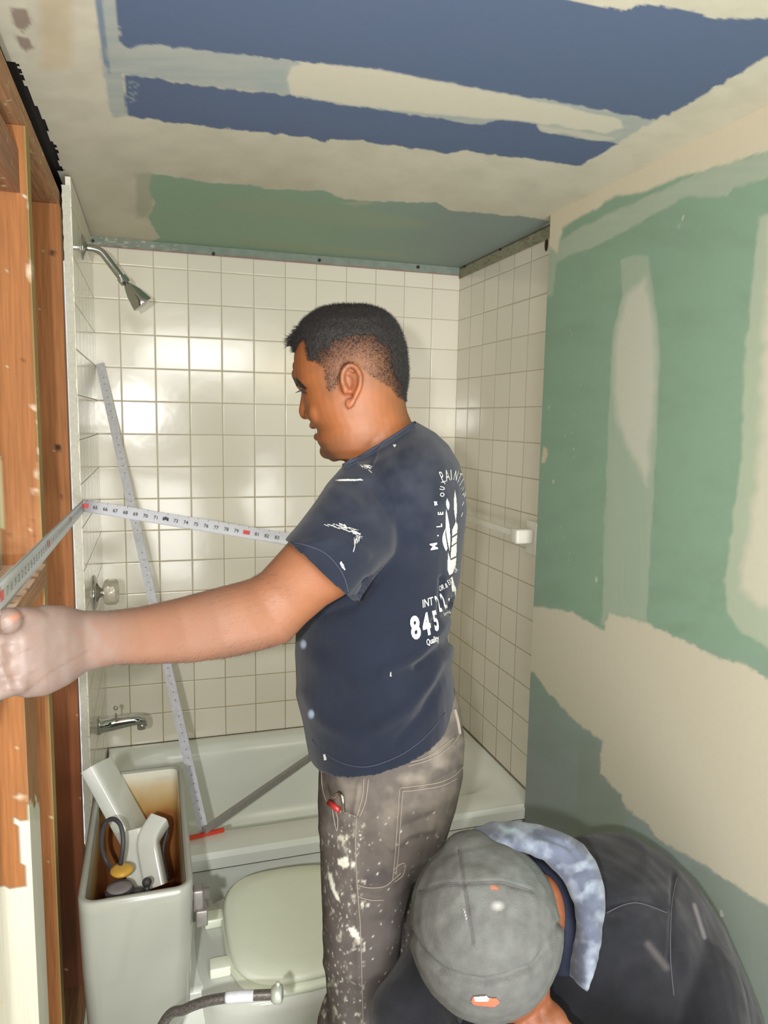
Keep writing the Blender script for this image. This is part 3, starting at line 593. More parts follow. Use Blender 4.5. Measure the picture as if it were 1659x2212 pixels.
# pieces of porcelain standing in the tank
def piece(name, pts, w_, th, label, m=M_porc_lift):
    """curved slab along a path, w_ across the tank, th thick"""
    bm = nb(); P_ = smoothpts(pts, 4); rings = []
    for i, p in enumerate(P_):
        t = P_[min(i+1, len(P_)-1)]-P_[max(i-1, 0)]; t /= np.linalg.norm(t); u = np.array(w_, float); L2 = np.linalg.norm(u); u = u-t*(u@t); u = u/np.linalg.norm(u)*L2
        n2 = np.cross(t, u/L2); rings.append(ell(p, u/2, n2*th/2, 24, 6))
    loft(bm, rings); o = obj(name, bm, m, None, True); mo = o.modifiers.new('e', 'EDGE_SPLIT'); mo.split_angle = math.radians(50)
    return tag(o, label, 'tank lid piece', 'white pieces standing in the open tank')
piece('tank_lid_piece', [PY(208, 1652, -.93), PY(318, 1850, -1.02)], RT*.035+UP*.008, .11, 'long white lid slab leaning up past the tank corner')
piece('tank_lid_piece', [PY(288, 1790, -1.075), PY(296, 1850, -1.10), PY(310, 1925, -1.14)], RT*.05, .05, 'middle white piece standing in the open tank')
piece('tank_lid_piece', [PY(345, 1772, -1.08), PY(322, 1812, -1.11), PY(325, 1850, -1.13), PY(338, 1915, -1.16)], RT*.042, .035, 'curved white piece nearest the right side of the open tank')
bm = nb(); tube(bm, smoothpts([PY(352, 1768, -1.05), PY(362, 1790, -1.06), PY(352, 1840, -1.08), PY(362, 1900, -1.12)], 5), .004, 8); obj('flapper_strap', bm, M_blk, to, True)
# braided supply hose rising in front of the toilet
M_braid = mat('braided steel hose', (112, 108, 106), .35, .7, var=.5, nscale=420)
hs = thing('supply_hose', 'grey braided supply hose curving up in front of the toilet foot', 'hose', (.02, -1.62, .0))
hp = smoothpts([(-.0, -1.60, .12), (.045, -1.58, .13), (.07, -1.56, .25), (.11, -1.545, .46), D(352, 2212, 1.15), D(400, 2180, 1.15), D(450, 2162, 1.15), D(520, 2152, 1.15), D(592, 2148, 1.15)], 8)
bm = nb(); tube(bm, hp, .0078, 16); obj('braided_hose', bm, M_braid, hs, True)
a = D(488, 2155, 1.149); b = D(548, 2151, 1.149); bm = nb(); tube(bm, smoothpts([a, D(518, 2152, 1.149), b], 4), .0086, 16); obj('hose_tag', bm, mat('pale hose tag', (190, 192, 200), .4, var=.08, nscale=150), hs, True)
a = D(592, 2148, 1.15); ax = D(620, 2146, 1.15)-a; ax /= np.linalg.norm(ax)
bm = nb(); lathe(bm, a, ax, [(-.004, .010), (0, .0135), (.012, .0135), (.014, .008), (.013, .006)], 12); ball(bm, a+ax*.006+UP*.016, .004); obj('coupling_nut', bm, mat('grey nut', (170, 176, 164), .35, .3, var=.2), hs, True)
bm = nb(); tube(bm, [(-.02, -1.60, .12), (.03, -1.60, .12)], .011, 14); ball(bm, (.035, -1.60, .12), .016); obj('stop_valve', bm, M_chr, hs, True)
# ------------------------------------------------------------------ straight edges and pencil
sq = thing('drywall_square', 'long metal straightedge leaning from the tub rim to the tile corner', 'straightedge', PZ(440, 1795, .383))
def bar(bm, a, b, wv, w0, th):
    a, b = np.array(a), np.array(b); t = (b-a)/np.linalg.norm(b-a); u = np.array(wv, float); u -= t*(u@t); u /= np.linalg.norm(u); n2 = np.cross(t, u)
    for s0, s1 in ((a, b),):
        vs = [bm.verts.new(V(p+u*i*w0/2+n2*j*th/2)) for p in (s0, s1) for i, j in ((-1, -1), (1, -1), (1, 1), (-1, 1))]
        for f in ((0, 1, 2, 3), (7, 6, 5, 4), (0, 4, 5, 1), (1, 5, 6, 2), (2, 6, 7, 3), (3, 7, 4, 0)): bm.faces.new([vs[i] for i in f])
    return t, u, n2
pa = PY(216, 786, -.030); pb = PZ(441, 1797, .386)
bm = nb(); t_, u_, n_2 = bar(bm, pa, pb, RT, .026, .006); nf0 = len(bm.faces); Ltot = np.linalg.norm(pb-pa); fn = n_2 if (n_2@(CAM-pa)) > 0 else -n_2
for k in range(60):
    s = Ltot*(.035+.0162*k)
    if k in (7, 8, 15, 16, 23, 24, 31, 32, 45): continue
    c = pa+t_*s+fn*.0034+u_*.002; loft(bm, [circ(c, fn, .0016, 8), circ(c+fn*.0002, fn, .0016, 8)])
bm.faces.ensure_lookup_table()
for f in bm.faces[nf0:]: f.material_index = 1
obj('blade', bm, [M_alu, M_blk], sq)
bm = nb(); rb = PY(835, 1560, -.02); rb = np.array([.93, -.03, .397]); hb = np.array(pb)+np.array([0, 0, .006])
bar(bm, hb+np.array([0, -.012, .004]), rb, UP, .018, .016)
tag(obj('aluminium_bar', bm, M_aluD), 'dull grey bar lying across the tub from the straightedge foot', 'bar')
bm = nb(); a = PZ(401, 1812, .386); b = PZ(484, 1792, .386); bar(bm, a, b, (0, 0, 1), .009, .009); tag(obj('carpenter_pencil', bm, M_red), 'short flat red stick on the tub rim beside the tank', 'pencil')
# ------------------------------------------------------------------ person one (standing, measuring)
def skinmat(name, c, rough=.5): return mat(name, c, rough, var=.05, nscale=45, painted=True, bump=.12, bscale=420, sss=.12, spec=.4)
M_skin = skinmat('skin one', (132, 80, 46)); M_skin2 = skinmat('skin two', (118, 70, 44))  # skin two is darkened for the shade it sits in
M_shirt = mat('navy cotton', (25, 30, 43), .92, var=.09, nscale=14, painted=True, bump=.35, bscale=900, spec=.15, sheen=.12)
M_shirt2 = mat('navy ribbing', (44, 50, 68), .92, var=.09)
M_jean2 = mat('denim strip', (128, 118, 110), .95, var=.1)
M_jean = mat('dusty grey denim', (90, 84, 80), .95, var=.14, nscale=38, painted=True, bump=.4, bscale=800, spec=.12)
M_hair = mat('black hair', (24, 20, 20), .75, var=.3, nscale=200)
M_white = mat('white print', (186, 186, 180), .8, var=.05); M_thread = mat('pale seam thread', (128, 120, 110), .9, var=.1)
p1 = thing('person', 'person in navy printed T-shirt and grey work trousers stretching a tape measure', 'person', (.52, -1.50, 0))
bm = nb()
HD = 1.13
hr = [((722, 664), (790, 664), .03), ((690, 672), (822, 672), .050), ((664, 690), (846, 690), .064), ((647, 712), (862, 716), .072), ((640, 740), (872, 745), .076), ((636, 770), (876, 775), .078), ((636, 800), (878, 800), .078), ((639, 825), (878, 826), .077),
      ((652, 846), (875, 848), .075), ((656, 868), (874, 866), .073), ((662, 892), (874, 885), .071), ((671, 912), (874, 905), .068), ((686, 929), (876, 920), .067), ((684, 940), (876, 930), .066), ((686, 955), (870, 948), .063), ((698, 975), (850, 972), .058), ((716, 992), (820, 995), .048)]
loft(bm, [rp(L, R, HD, h, flat=False, e=2.25, n=40) for L, R, h in hr])
# brow, nose, lips, chin, cheek
caps(bm, D(643, 808, 1.135), D(651, 832, 1.115), .010, .008); caps(bm, D(645, 790, 1.15), D(648, 812, 1.14), .010, .010)
caps(bm, D(659, 848, 1.145), D(656, 888, 1.145), .0055, .008); ball(bm, D(660, 893, 1.145), .0098); ball(bm, D(667, 896, 1.133), .0075)
ball(bm, D(676, 919, 1.145), .0060, .012, .0058, VIEWROT.copy()); ball(bm, D(686, 944, 1.145), .0066, .012, .0062, VIEWROT.copy())
ball(bm, D(708, 975, 1.135), .0125, .02, .012); ball(bm, D(694, 888, 1.095), .020, .018, .022); caps(bm, D(722, 984, 1.13), D(770, 955, 1.09), .010, .018)
ball(bm, D(748, 968, 1.12), .028, .035, .020)
# ear
ear = [(744, 842), (739, 818), (743, 799), (754, 789), (768, 794), (778, 812), (777, 835), (768, 855), (760, 872), (752, 879)]
EZ = 1.052
tube(bm, smoothpts([D(x, y, EZ-.004*(math.sin(i/9*3.1))) for i, (x, y) in enumerate(ear)], 4), .0042, 10)
ball(bm, D(753, 872, EZ), .006, .004, .008); ball(bm, D(746, 842, EZ), .005, .005, .007)
tube(bm, smoothpts([D(750, 806, EZ+.002), D(764, 812, EZ), D(766, 832, EZ+.002), D(757, 850, EZ+.002)], 4), .003, 8)
ball(bm, D(758, 830, 1.066), .013, .012, .030)
# neck
loft(bm, [rp((742, 900), (874, 860), 1.13, .060, e=2.1), rp((738, 950), (880, 890), 1.13, .062), rp((744, 985), (890, 914), 1.135, .066), rp((748, 1020), (910, 950), 1.15, .072), rp((748, 1060), (940, 1000), 1.15, .08)])
# torso core under the shirt
loft(bm, [rp((745, 1010), (925, 985), 1.15, .10), rp((720, 1090), (985, 1060), 1.16, .15), rp((705, 1200), (975, 1160), 1.18, .14), rp((680, 1350), (945, 1330), 1.19, .12), rp((690, 1500), (955, 1480), 1.2, .12), rp((710, 1640), (970, 1630), 1.2, .13), rp((715, 1740), (940, 1740), 1.2, .12)])
# near arm
arm = [((750, 1060), (850, 1160), 1.05, .035), ((670, 1120), (790, 1230), .995, .045), ((622, 1172), (745, 1285), .965, .050), ((588, 1210), (705, 1308), .95, .047), ((562, 1238), (662, 1345), .935, .045), ((540, 1250), (622, 1388), .925, .043), ((505, 1260), (568, 1404), .91, .043), ((450, 1274), (495, 1420), .89, .041), ((380, 1293), (415, 1431), .86, .037), ((300, 1311), (325, 1434), .82, .032), ((235, 1319), (248, 1436), .785, .028), ((180, 1319), (188, 1449), .76, .025), ((140, 1308), (150, 1478), .735, .023), ((92, 1306), (100, 1503), .71, .021), ((52, 1318), (55, 1508), .693, .019), ((22, 1340), (24, 1500), .685, .015)]
loft(bm, [rp(L, R, d, h, flat=False, e=2.2) for L, R, d, h in arm])
# fingers curling round, thumb on top
fing = [((30, 1362), (-38, 1372), (-62, 1392), (-30, 1410), .0112), ((28, 1400), (-45, 1418), (-66, 1440), (-34, 1452), .0114), ((30, 1438), (-36, 1462), (-56, 1480), (-26, 1488), .0108), ((40, 1476), (-18, 1496), (-36, 1510), (-10, 1514), .0095)]
for a, b, c, d, r in fing:
    tube(bm, smoothpts([D(*a, .690), D(*b, .672), D(*c, .70), D(*d, .725)], 5), list(np.linspace(r*1.12, r*.8, 16)), 14)
    ball(bm, D(a[0], a[1], .682), r*1.12); ball(bm, D(*b, .672), r*1.1)
    caps(bm, D(140, 1385+(a[1]-1420)*.45, .722), D(a[0]+12, a[1], .686), .006, .008)
tube(bm, smoothpts([D(130, 1362, .735), D(75, 1340, .70), D(25, 1338, .678), D(-22, 1354, .668), D(-62, 1372, .668)], 5), list(np.linspace(.013, .0095, 21)), 14); ball(bm, D(18, 1341, .670), .0125)
# far arm reaching away, hidden behind the torso
caps(bm, D(880, 1080, 1.30), D(860, 1240, 1.50), .048, .042); caps(bm, D(860, 1240, 1.50), D(745, 1195, 1.74), .042, .028)
caps(bm, D(745, 1195, 1.74), D(700, 1188, 1.79), .028, .022)
for k in range(4): tube(bm, smoothpts([D(705, 1180+k*9, 1.79), D(678, 1178+k*9, 1.80), D(672, 1182+k*9, 1.83)], 4), .0085, 10)
caps(bm, D(715, 1172, 1.78), D(676, 1160, 1.79), .011, .008)
# legs under the trousers
for H_, K_, r0 in ((D(800, 1850, 1.15), D(782, 2225, 1.18), .05), (D(845, 1850, 1.32), D(842, 2120, 1.36), .05)):
    caps(bm, H_, K_, r0, .045); caps(bm, K_, (K_[0]+.0, K_[1], .12), .042, .034); caps(bm, (K_[0]+.01, K_[1], .06), (K_[0]-.13, K_[1]+.01, .04), .032, .025)
body = merge('body', bm, .0022, M_skin, p1, it=5, fac=.45)
HAIR = [(620, 755), (622, 742), (621, 720), (640, 690), (690, 655), (770, 640), (850, 665), (890, 740), (900, 900), (874, 862), (862, 858), (845, 838), (820, 822), (798, 808), (780, 792), (768, 782), (752, 786), (735, 800), (728, 832), (716, 845), (708, 838), (706, 812), (700, 792), (682, 782), (668, 776), (664, 756), (662, 738), (655, 732), (646, 742), (636, 760)]
FADE = [(668, 800), (700, 765), (735, 735), (800, 728), (835, 760), (848, 810), (868, 850), (900, 880), (900, 930), (872, 915), (850, 888), (830, 860), (800, 835), (775, 830), (745, 840), (728, 848), (718, 866), (700, 858), (690, 810)]
def fademask(P): return np.clip(.5-sdist(P, FADE)/85+.25*(noise(P[:, 0]/9, P[:, 1]/9, 4)-.5), 0, 1)
def hmask(P, W):
    hd = (W[:, 2] > 1.44)
    return pm(P, HAIR, 2.5, 7, 9, 2)*hd
def body_l(P, W):
    x, y = P[:, 0], P[:, 1]
    yield np.clip((800-x)/350, 0, 1)*(y > 1100)*.8, (114, 85, 71)  # paler towards the hand: real dust plus flash light put into the colour
    yield np.clip((300-x)/150, 0, 1)*(y > 1100)*.8, (108, 95, 89)
    yield np.clip((360-x)/200, 0, 1)*(y > 1100)*np.clip(noise(x/16, y/30, 2)-.35, 0, 1)*.9, (120, 109, 104)
    yield np.clip(10-seg_dist(P, [(20, 1338), (42, 1328)]), 0, 10)/10*.7, (150, 94, 66)  # highlight painted on the thumb
    for ln in ([(0, 1460), (50, 1462), (80, 1446)], [(0, 1492), (60, 1490), (110, 1450), (190, 1405)], [(0, 1366), (30, 1348), (55, 1330)], [(40, 1412), (70, 1398)]):
        yield np.clip(3.5-seg_dist(P, ln), 0, 3.5)/3.5*.4, (88, 64, 56)
    yield pm(P, [(480, 1395), (600, 1372), (640, 1350), (640, 1420), (460, 1440)], 5, 14, 30, 1)*.25, (88, 74, 68)
    yield np.clip(noise(x/24, y/24, 4)-.5, 0, 1)*.5, (124, 76, 52)
    yield pm(P, [(735, 790), (765, 780), (785, 812), (775, 850), (755, 885), (738, 860)], 2, 10, 10, 1)*.35, (146, 82, 58)
    yield pm(P, [(690, 960), (735, 940), (760, 985), (735, 1010), (700, 995)], 3, 12, 14, 1)*.35, (120, 84, 60)
    yield pm(P, [(668, 920), (688, 922), (692, 930), (680, 930)], 1, 8, 4, 1)*.4, (108, 62, 48)
    yield pm(P, [(676, 936), (694, 938), (694, 948), (682, 950)], 1, 8, 4, 1)*.45, (120, 66, 54)
    yield pm(P, [(668, 958), (700, 955), (722, 985), (718, 1000), (690, 985)], 3, 6, 8, 3)*.5, (92, 66, 48)
    h = hmask(P, W); fade = fademask(P)*(W[:, 2] > 1.44)
    yield h*(1-.88*fade**1.6), (34, 29, 28)
    yield fade*h*.35, (72, 56, 46)
    yield np.clip(.5-sdist(P, FADE)/20, 0, 1)*(W[:, 2] > 1.44)*(1-h)*.3, (84, 62, 46)
    yield (noise(x/2.5, y/2.5, 5) > .6)*fade*h*.35, (46, 38, 36)
    yield pm(P, [(633, 818), (640, 815), (652, 828), (664, 838), (660, 843), (646, 836), (634, 832)], 1, 6, 2.5, 2), (32, 24, 22)
    yield pm(P, [(640, 843), (652, 841), (662, 846), (664, 852), (650, 850)], .5, 6, 2.5, 2)*.85, (50, 34, 30)
    yield pm(P, [(752, 828), (762, 826), (764, 842), (755, 846)], .5, 6, 4, 2)*.6, (120, 64, 44)
    yield pm(P, [(653, 898), (660, 897), (660, 903), (655, 904)], .5, 4, 2, 2)*.6, (80, 44, 34)
paint(body, body_l)
bb = bvh(body)
# short hair: a close cap plus many individual hairs
W = verts(body); Nn = norms(body); P = topx(W); hm = hmask(P, W)*(1-1.3*fademask(P))
sel = hm > .42
me = body.data; ids = [p.vertices[:] for p in me.polygons if all(sel[i] for i in p.vertices)]
used = sorted({i for f in ids for i in f}); mp_ = {i: k for k, i in enumerate(used)}
W2 = W[used]+Nn[used]*(.0035*np.clip(hm[used], 0, 1)+.0018*(noise(P[used, 0]/3, P[used, 1]/3, 2)-.3))[:, None]
cap_me = bpy.data.meshes.new('hair'); cap_me.from_pydata([], [], []); 
vv = W2.tolist(); ff = [[mp_[i] for i in f] for f in ids]
cand = np.where((hmask(P, W) > .3) & (W[:, 2] > 1.44))[0]
ch = rng.choice(cand, 24000)
fd = fademask(P[ch])
fwd = -RT*.9+FW*.3
for k, i in enumerate(ch):
    p = W[i]; n = Nn[i]; L = .0085*(1-.82*fd[k])*(.6+.6*random.random())
    d = n+np.array([random.gauss(0, .28) for _ in range(3)])+fwd*.5*(1-fd[k]); d /= np.linalg.norm(d)
    if P[i, 0] < 650 and P[i, 1] < 748: L *= 1.5; d = d+fwd*.8; d /= np.linalg.norm(d)
    s = np.cross(d, [.3, .5, .8]); s /= np.linalg.norm(s); s2 = np.cross(d, s); r = .00038
    b0 = len(vv)
    for q in (p+s*r, p-s*r*.5+s2*r*.87, p-s*r*.5-s2*r*.87, p+d*L): vv.append(q.tolist())
    ff += [[b0, b0+1, b0+3], [b0+1, b0+2, b0+3], [b0+2, b0, b0+3]]
# quiff at the forehead
for k in range(420):
    x = random.uniform(624, 664); y = 742-(x-624)*.55+random.uniform(-14, 6); p = D(x, y, 1.13+random.uniform(-.04, .03)); d = -RT*.8+UP*random.uniform(-.5, .35)+FW*random.uniform(-.3, .3); d /= np.linalg.norm(d); L = random.uniform(.006, .014)
    s = np.cross(d, [.3, .5, .8]); s /= np.linalg.norm(s); s2 = np.cross(d, s); r = .0005; b0 = len(vv)
    for q in (p+s*r, p-s*r*.5+s2*r*.87, p-s*r*.5-s2*r*.87, p+d*L): vv.append(q.tolist())
    ff += [[b0, b0+1, b0+3], [b0+1, b0+2, b0+3], [b0+2, b0, b0+3]]
cap_me.from_pydata(vv, [], ff); cap_me.update(); link('hair', cap_me, M_hair, p1)
bm = nb()
for k in range(9): a = D(646+k*1.6, 846-k*.6, 1.075); tube(bm, [a, a-RT*.006+UP*(-.002+.0003*k)], [.0005, .0002], 5)
obj('eyelashes', bm, M_hair, p1)
# fine dark hair on the forearm
vv, ff = [], []; cd = np.where((P[:, 0] > 240) & (P[:, 0] < 640) & (P[:, 1] > 1235) & (P[:, 1] < 1440) & (Nn@FW < .1))[0]
for i in rng.choice(cd, 1100):
    p = W[i]; d = Nn[i]*.35-RT+UP*random.gauss(-.35, .3)+FW*random.gauss(0, .2); d /= np.linalg.norm(d); q2 = np.cross(d, [.3, .5, .8]); q2 /= np.linalg.norm(q2); q3 = np.cross(d, q2); r_ = .00009; b0 = len(vv)
    for q in (p+q2*r_, p-q2*r_*.5+q3*r_*.87, p-q2*r_*.5-q3*r_*.87, p+d*random.uniform(.004, .009)): vv.append(q.tolist())
    ff += [[b0, b0+1, b0+3], [b0+1, b0+2, b0+3], [b0+2, b0, b0+3]]
am = bpy.data.meshes.new('arm_hair'); am.from_pydata(vv, [], ff); am.update(); link('arm_hair', am, M_hair, p1)
# shirt
bm = nb()
tr = [((745, 1000), (893, 909), 1.13, .078), ((734, 1010), (905, 915), 1.135, .088), ((722, 1026), (940, 935), 1.14, .125), ((712, 1048), (968, 962), 1.145, .150), ((702, 1085), (990, 1000), 1.15, .165), ((694, 1130), (1002, 1050), 1.155, .168), ((684, 1180), (1006, 1100), 1.16, .160), ((664, 1245), (998, 1170), 1.17, .155), ((648, 1300), (992, 1240), 1.175, .15), ((641, 1350), (975, 1310), 1.18, .147), ((639, 1400), (966, 1365), 1.185, .148), ((642, 1450), (972, 1420), 1.19, .15), ((649, 1505), (980, 1465), 1.195, .153), ((660, 1560), (981, 1505), 1.2, .158), ((671, 1612), (978, 1530), 1.2, .162)]
rings = [rp(L, R, d, h, e=2.15, n=48) for L, R, d, h in tr]
base = rings[-1]; c0 = np.mean(base, 0); rings.append([c0+(q-c0)*.95+np.array([0, 0, .003]) for q in base]); rings.append([c0+(q-c0)*.9+np.array([0, 0, .03]) for q in base])
loft(bm, rings)
sl = [((760, 985), (905, 1150), 1.07, .07), ((716, 1035), (862, 1190), 1.03, .072), ((684, 1080), (832, 1222), 1.005, .07), ((655, 1118), (806, 1252), .985, .067), ((630, 1148), (784, 1285), .97, .065), ((614, 1166), (766, 1303), .96, .063)]
rings = [rp(L, R, d, h, flat=False, e=2.1, n=40) for L, R, d, h in sl]; base = rings[-1]; c0 = np.mean(base, 0); axs = np.mean(rings[-3], 0)-c0; axs /= np.linalg.norm(axs)
rings.append([c0+(q-c0)*.95-axs*.001 for q in base]); rings.append([c0+(q-c0)*.9+axs*.03 for q in base])
loft(bm, rings)
# far shoulder and sleeve
loft(bm, [rp((770, 985), (960, 1010), 1.24, .07), rp((780, 1100), (975, 1110), 1.33, .06), rp((800, 1180), (950, 1190), 1.40, .06)])
shirt = merge('t_shirt', bm, .0026, M_shirt, p1, it=14, fac=.55)
W = verts(shirt); Nn = norms(shirt); P = topx(W); near = (Nn@(CAM-W.mean(0)) > 0)*1.0
def ridge(line, amp, wd):
    return amp*np.exp(-(seg_dist(P, line)/wd)**2)
dsp = np.zeros(len(W))
for ln, a, wd in (([(958, 1345), (905, 1415), (830, 1450)], .006, 14), ([(972, 1400), (930, 1470), (880, 1530), (820, 1570)], .007, 16), ([(960, 1440), (915, 1540), (860, 1600)], -.005, 12), ([(965, 1385), (900, 1440)], -.006, 9), ([(985, 1300), (960, 1335), (940, 1345)], -.008, 9), ([(955, 1250), (948, 1330)], -.005, 6),
                  ([(780, 1290), (860, 1200), (868, 1110)], -.004, 13), ([(700, 1330), (760, 1310), (800, 1260)], -.007, 12), ([(655, 1500), (700, 1560), (780, 1600)], .004, 18), ([(690, 1430), (760, 1480), (840, 1480)], .003, 22), ([(820, 960), (800, 1010), (830, 1050), (850, 1100)], -.0022, 4),
                  ([(890, 1100), (905, 1200)], -.003, 20), ([(720, 1060), (770, 1090)], .003, 14), ([(660, 1180), (730, 1160), (790, 1200)], .003, 12), ([(745, 1010), (830, 966), (895, 925)], .002, 5), ([(700, 1400), (745, 1520)], -.003, 20)):
    dsp += ridge(ln, a, wd)
dsp += (noise(W[:, 0]*14+W[:, 1]*9, W[:, 2]*11, 3)-.5)*.005
setverts(shirt, W+Nn*(dsp*near)[:, None])
def shirt_l(P, W):
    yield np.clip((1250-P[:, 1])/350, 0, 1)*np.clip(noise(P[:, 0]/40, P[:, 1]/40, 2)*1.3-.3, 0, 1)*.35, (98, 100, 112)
    for x, y in ((655, 1392), (672, 1543)): yield np.clip(1.7-np.hypot((P[:, 0]-x)/5, (P[:, 1]-y)/7), 0, 1), (150, 170, 196)
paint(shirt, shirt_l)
sb = bvh(shirt)
def streaks(poly, n, ang, L, r=.00035, seed=1, pr=None):
    bm = nb(); R_ = random.Random(seed); xs = [p[0] for p in poly]; ys = [p[1] for p in poly]; c = 0
    while c < n:
        x = R_.uniform(min(xs), max(xs)); y = R_.uniform(min(ys), max(ys))
        if sdist(np.array([[x, y]]), poly)[0] > 0: continue
        a = math.radians(ang+R_.gauss(0, 9)); l = L*R_.uniform(.3, 1.2); pxline(bm, sb, [(x, y), (x+math.cos(a)*l/2, y+math.sin(a)*l/2), (x+math.cos(a)*l, y+math.sin(a)*l)], r*R_.uniform(.6, 1.4), .0004, 4); c += 1
    return bm
for a in (([(724, 1037), (776, 1036), (776, 1039), (724, 1039)], 14, 0, 22, .0006, 1), ([(770, 1004), (796, 1003), (797, 1016), (785, 1010)], 16, 35, 9, .0004, 2), ([(696, 1134), (735, 1128), (770, 1146), (770, 1160), (735, 1140)], 46, 18, 13, .0003, 4), ([(764, 1160), (777, 1158), (766, 1180)], 14, 100, 12, .0004, 5), ([(730, 1213), (735, 1212), (744, 1226), (741, 1229)], 10, 58, 9, .0007, 6)):
    o = obj('paint_smear', streaks(*a), M_white, shirt)
for poly, sd in (([(848, 961), (856, 961), (852, 967)], 3), ([(843, 1448), (845, 1460), (841, 1459)], 1), ([(698, 1628), (703, 1628), (706, 1640), (701, 1642)], 2), ([(936, 1083), (942, 1083), (943, 1090), (937, 1092)], 1)):
    bm = nb(); patch(bm, sb, poly, 1.1, .8, 4, .0009, sd, 0)
    if len(bm.faces): obj('paint_spot', bm, M_white, shirt)
bm = nb()
# lettering on the back
pxtext(bm, sb, 'M', 944, 1186, 15, 100, .95, .03); pxtext(bm, sb, '.', 945, 1158, 12, 95, 1, .04)
pxtext(bm, sb, 'L', 953, 1138, 12, 96, .9, .03); pxtext(bm, sb, 'E', 955, 1112, 11, 92, .9, .03)
pxtext(bm, sb, 'O', 957, 1074, 9, 84, .9, .02); pxtext(bm, sb, 'U', 957, 1060, 10, 78, .8, .02); pxtext(bm, sb, 'X', 959, 1046, 9, 70, .8, .02)
for ch_, x, y, h, a, xs in (('P', 954, 1043, 24, 22, .38), ('A', 962, 1040, 24, 12, .40), ('I', 971, 1037, 22, 4, .5), ('N', 976, 1037, 22, -14, .34), ('T', 983, 1042, 22, -22, .34), ('I', 989, 1049, 18, -30, .4), ('N', 992, 1056, 16, -50, .4), ('G', 995, 1066, 14, -64, .4)):
    pxtext(bm, sb, ch_, x, y, h, a, xs, -.002)
for x, y, h in ((998, 1038, 12), (999, 1074, 9), (995, 1092, 9), (993, 1115, 9)): pxtext(bm, sb, 'I', x, y, h, -20, .7, .02)
# brushes
def lens(x0, y0, x1, y1, w_, k=8):
    out = []
    dx, dy = x1-x0, y1-y0; L = math.hypot(dx, dy); nx, ny = -dy/L, dx/L
    for i in range(k+1): t = i/k; s = math.sin(math.pi*t)*w_; out.append((x0+dx*t+nx*s, y0+dy*t+ny*s))
    for i in range(k-1, 0, -1): t = i/k; s = -math.sin(math.pi*t)*w_; out.append((x0+dx*t+nx*s, y0+dy*t+ny*s))
    return out
for pl in (lens(981, 1058, 983, 1126, 3.2), lens(964, 1076, 967, 1102, 3.6), lens(962, 1098, 970, 1190, 4.2), lens(962, 1138, 962, 1190, 8)[0:10]+[(960, 1150)], [(983, 1126), (987, 1134), (986, 1150), (975, 1158), (975, 1145)], [(975, 1162), (986, 1154), (985, 1170), (974, 1178)], [(973, 1182), (985, 1173), (984, 1200), (972, 1206)], [(966, 1192), (972, 1210), (984, 1204), (983, 1220), (976, 1238), (969, 1242), (965, 1230)]):
    patch(bm, sb, pl, .9, .2, 5, .0009, 1, 0)
pxtext(bm, sb, 'INT', 911, 1312, 17, 16, .62, .01, .35); pxtext(bm, sb, 'OR', 947, 1277, 11, 24, .6, 0, .3); pxtext(bm, sb, '&', 961, 1270, 10, 26, .6, 0, .3)
pxtext(bm, sb, 'EXT', 968, 1264, 11, 36, .45, 0, .3); pxtext(bm, sb, 'OR', 981, 1238, 10, 44, .45, 0, .3)
pxtext(bm, sb, '8', 889, 1380, 46, 16, .62, .04, .25); pxtext(bm, sb, '4', 915, 1372, 45, 16, .50, .04, .25); pxtext(bm, sb, '5', 938, 1362, 42, 16, .36, .035, .25)
pxtext(bm, sb, '2', 948, 1320, 34, 26, .27, .03, .3); pxtext(bm, sb, '2', 959, 1313, 32, 26, .27, .03, .3); pxtext(bm, sb, '-', 970, 1304, 28, 26, .34, .04, .2); pxtext(bm, sb, '4', 978, 1288, 40, 18, .30, .04, .2)
pxtext(bm, sb, 'Quality', 921, 1394, 12, 24, .55, .015, .5); pxtext(bm, sb, 'Service', 957, 1332, 8, 32, .55, .01, .5)
obj('back_print', bm, M_white, shirt)
bm = nb(); pxline(bm, sb, [(742, 1006), (775, 990), (815, 966), (860, 938), (896, 914)], .0022, .001); obj('collar', bm, M_shirt2, shirt, True); bm = nb(); pxline(bm, sb, [(746, 1012), (790, 988), (835, 962), (896, 922)], .0007); obj('collar_seam', bm, M_shirt2, shirt, True); bm = nb()
pxline(bm, sb, [(616, 1170), (660, 1178), (700, 1194), (728, 1222), (744, 1250), (752, 1280)], .0009); obj('sleeve_hem', bm, M_shirt2, shirt, True)
bm = nb(); pxline(bm, sb, [(676, 1598), (700, 1625), (745, 1650), (800, 1655), (870, 1628), (925, 1585), (960, 1540)], .0009); obj('hem_seam', bm, M_shirt2, shirt, True)
# trousers
bm = nb()
tz = [((715, 1500), (984, 1490), 1.2, .115), ((700, 1560), (994, 1530), 1.2, .128), ((692, 1610), (1002, 1590), 1.2, .140), ((690, 1660), (998, 1650), 1.2, .148), ((690, 1710), (986, 1712), 1.205, .148), ((691, 1765), (968, 1768), 1.21, .145), ((692, 1815), (945, 1815), 1.215, .13)]
loft(bm, [rp(L, R, d, h, e=2.3, n=44) for L, R, d, h in tz])
lg = [((692, 1740), (950, 1750), 1.15, .085), ((691, 1800), (925, 1815), 1.145, .088), ((692, 1870), (892, 1880), 1.14, .088), ((695, 1950), (872, 1960), 1.14, .086), ((700, 2050), (862, 2060), 1.15, .082), ((706, 2150), (852, 2155), 1.16, .078), ((712, 2230), (848, 2235), 1.17, .075)]
RR = [rp(L, R, d, h, e=2.2, n=40) for L, R, d, h in lg]; cb = np.mean(RR[-1], 0)
def hc(c, r, r2): return [np.array([c[0]+r*math.cos(2*math.pi*i/40), c[1]+r2*math.sin(2*math.pi*i/40), c[2]]) for i in range(40)]
loft(bm, RR)
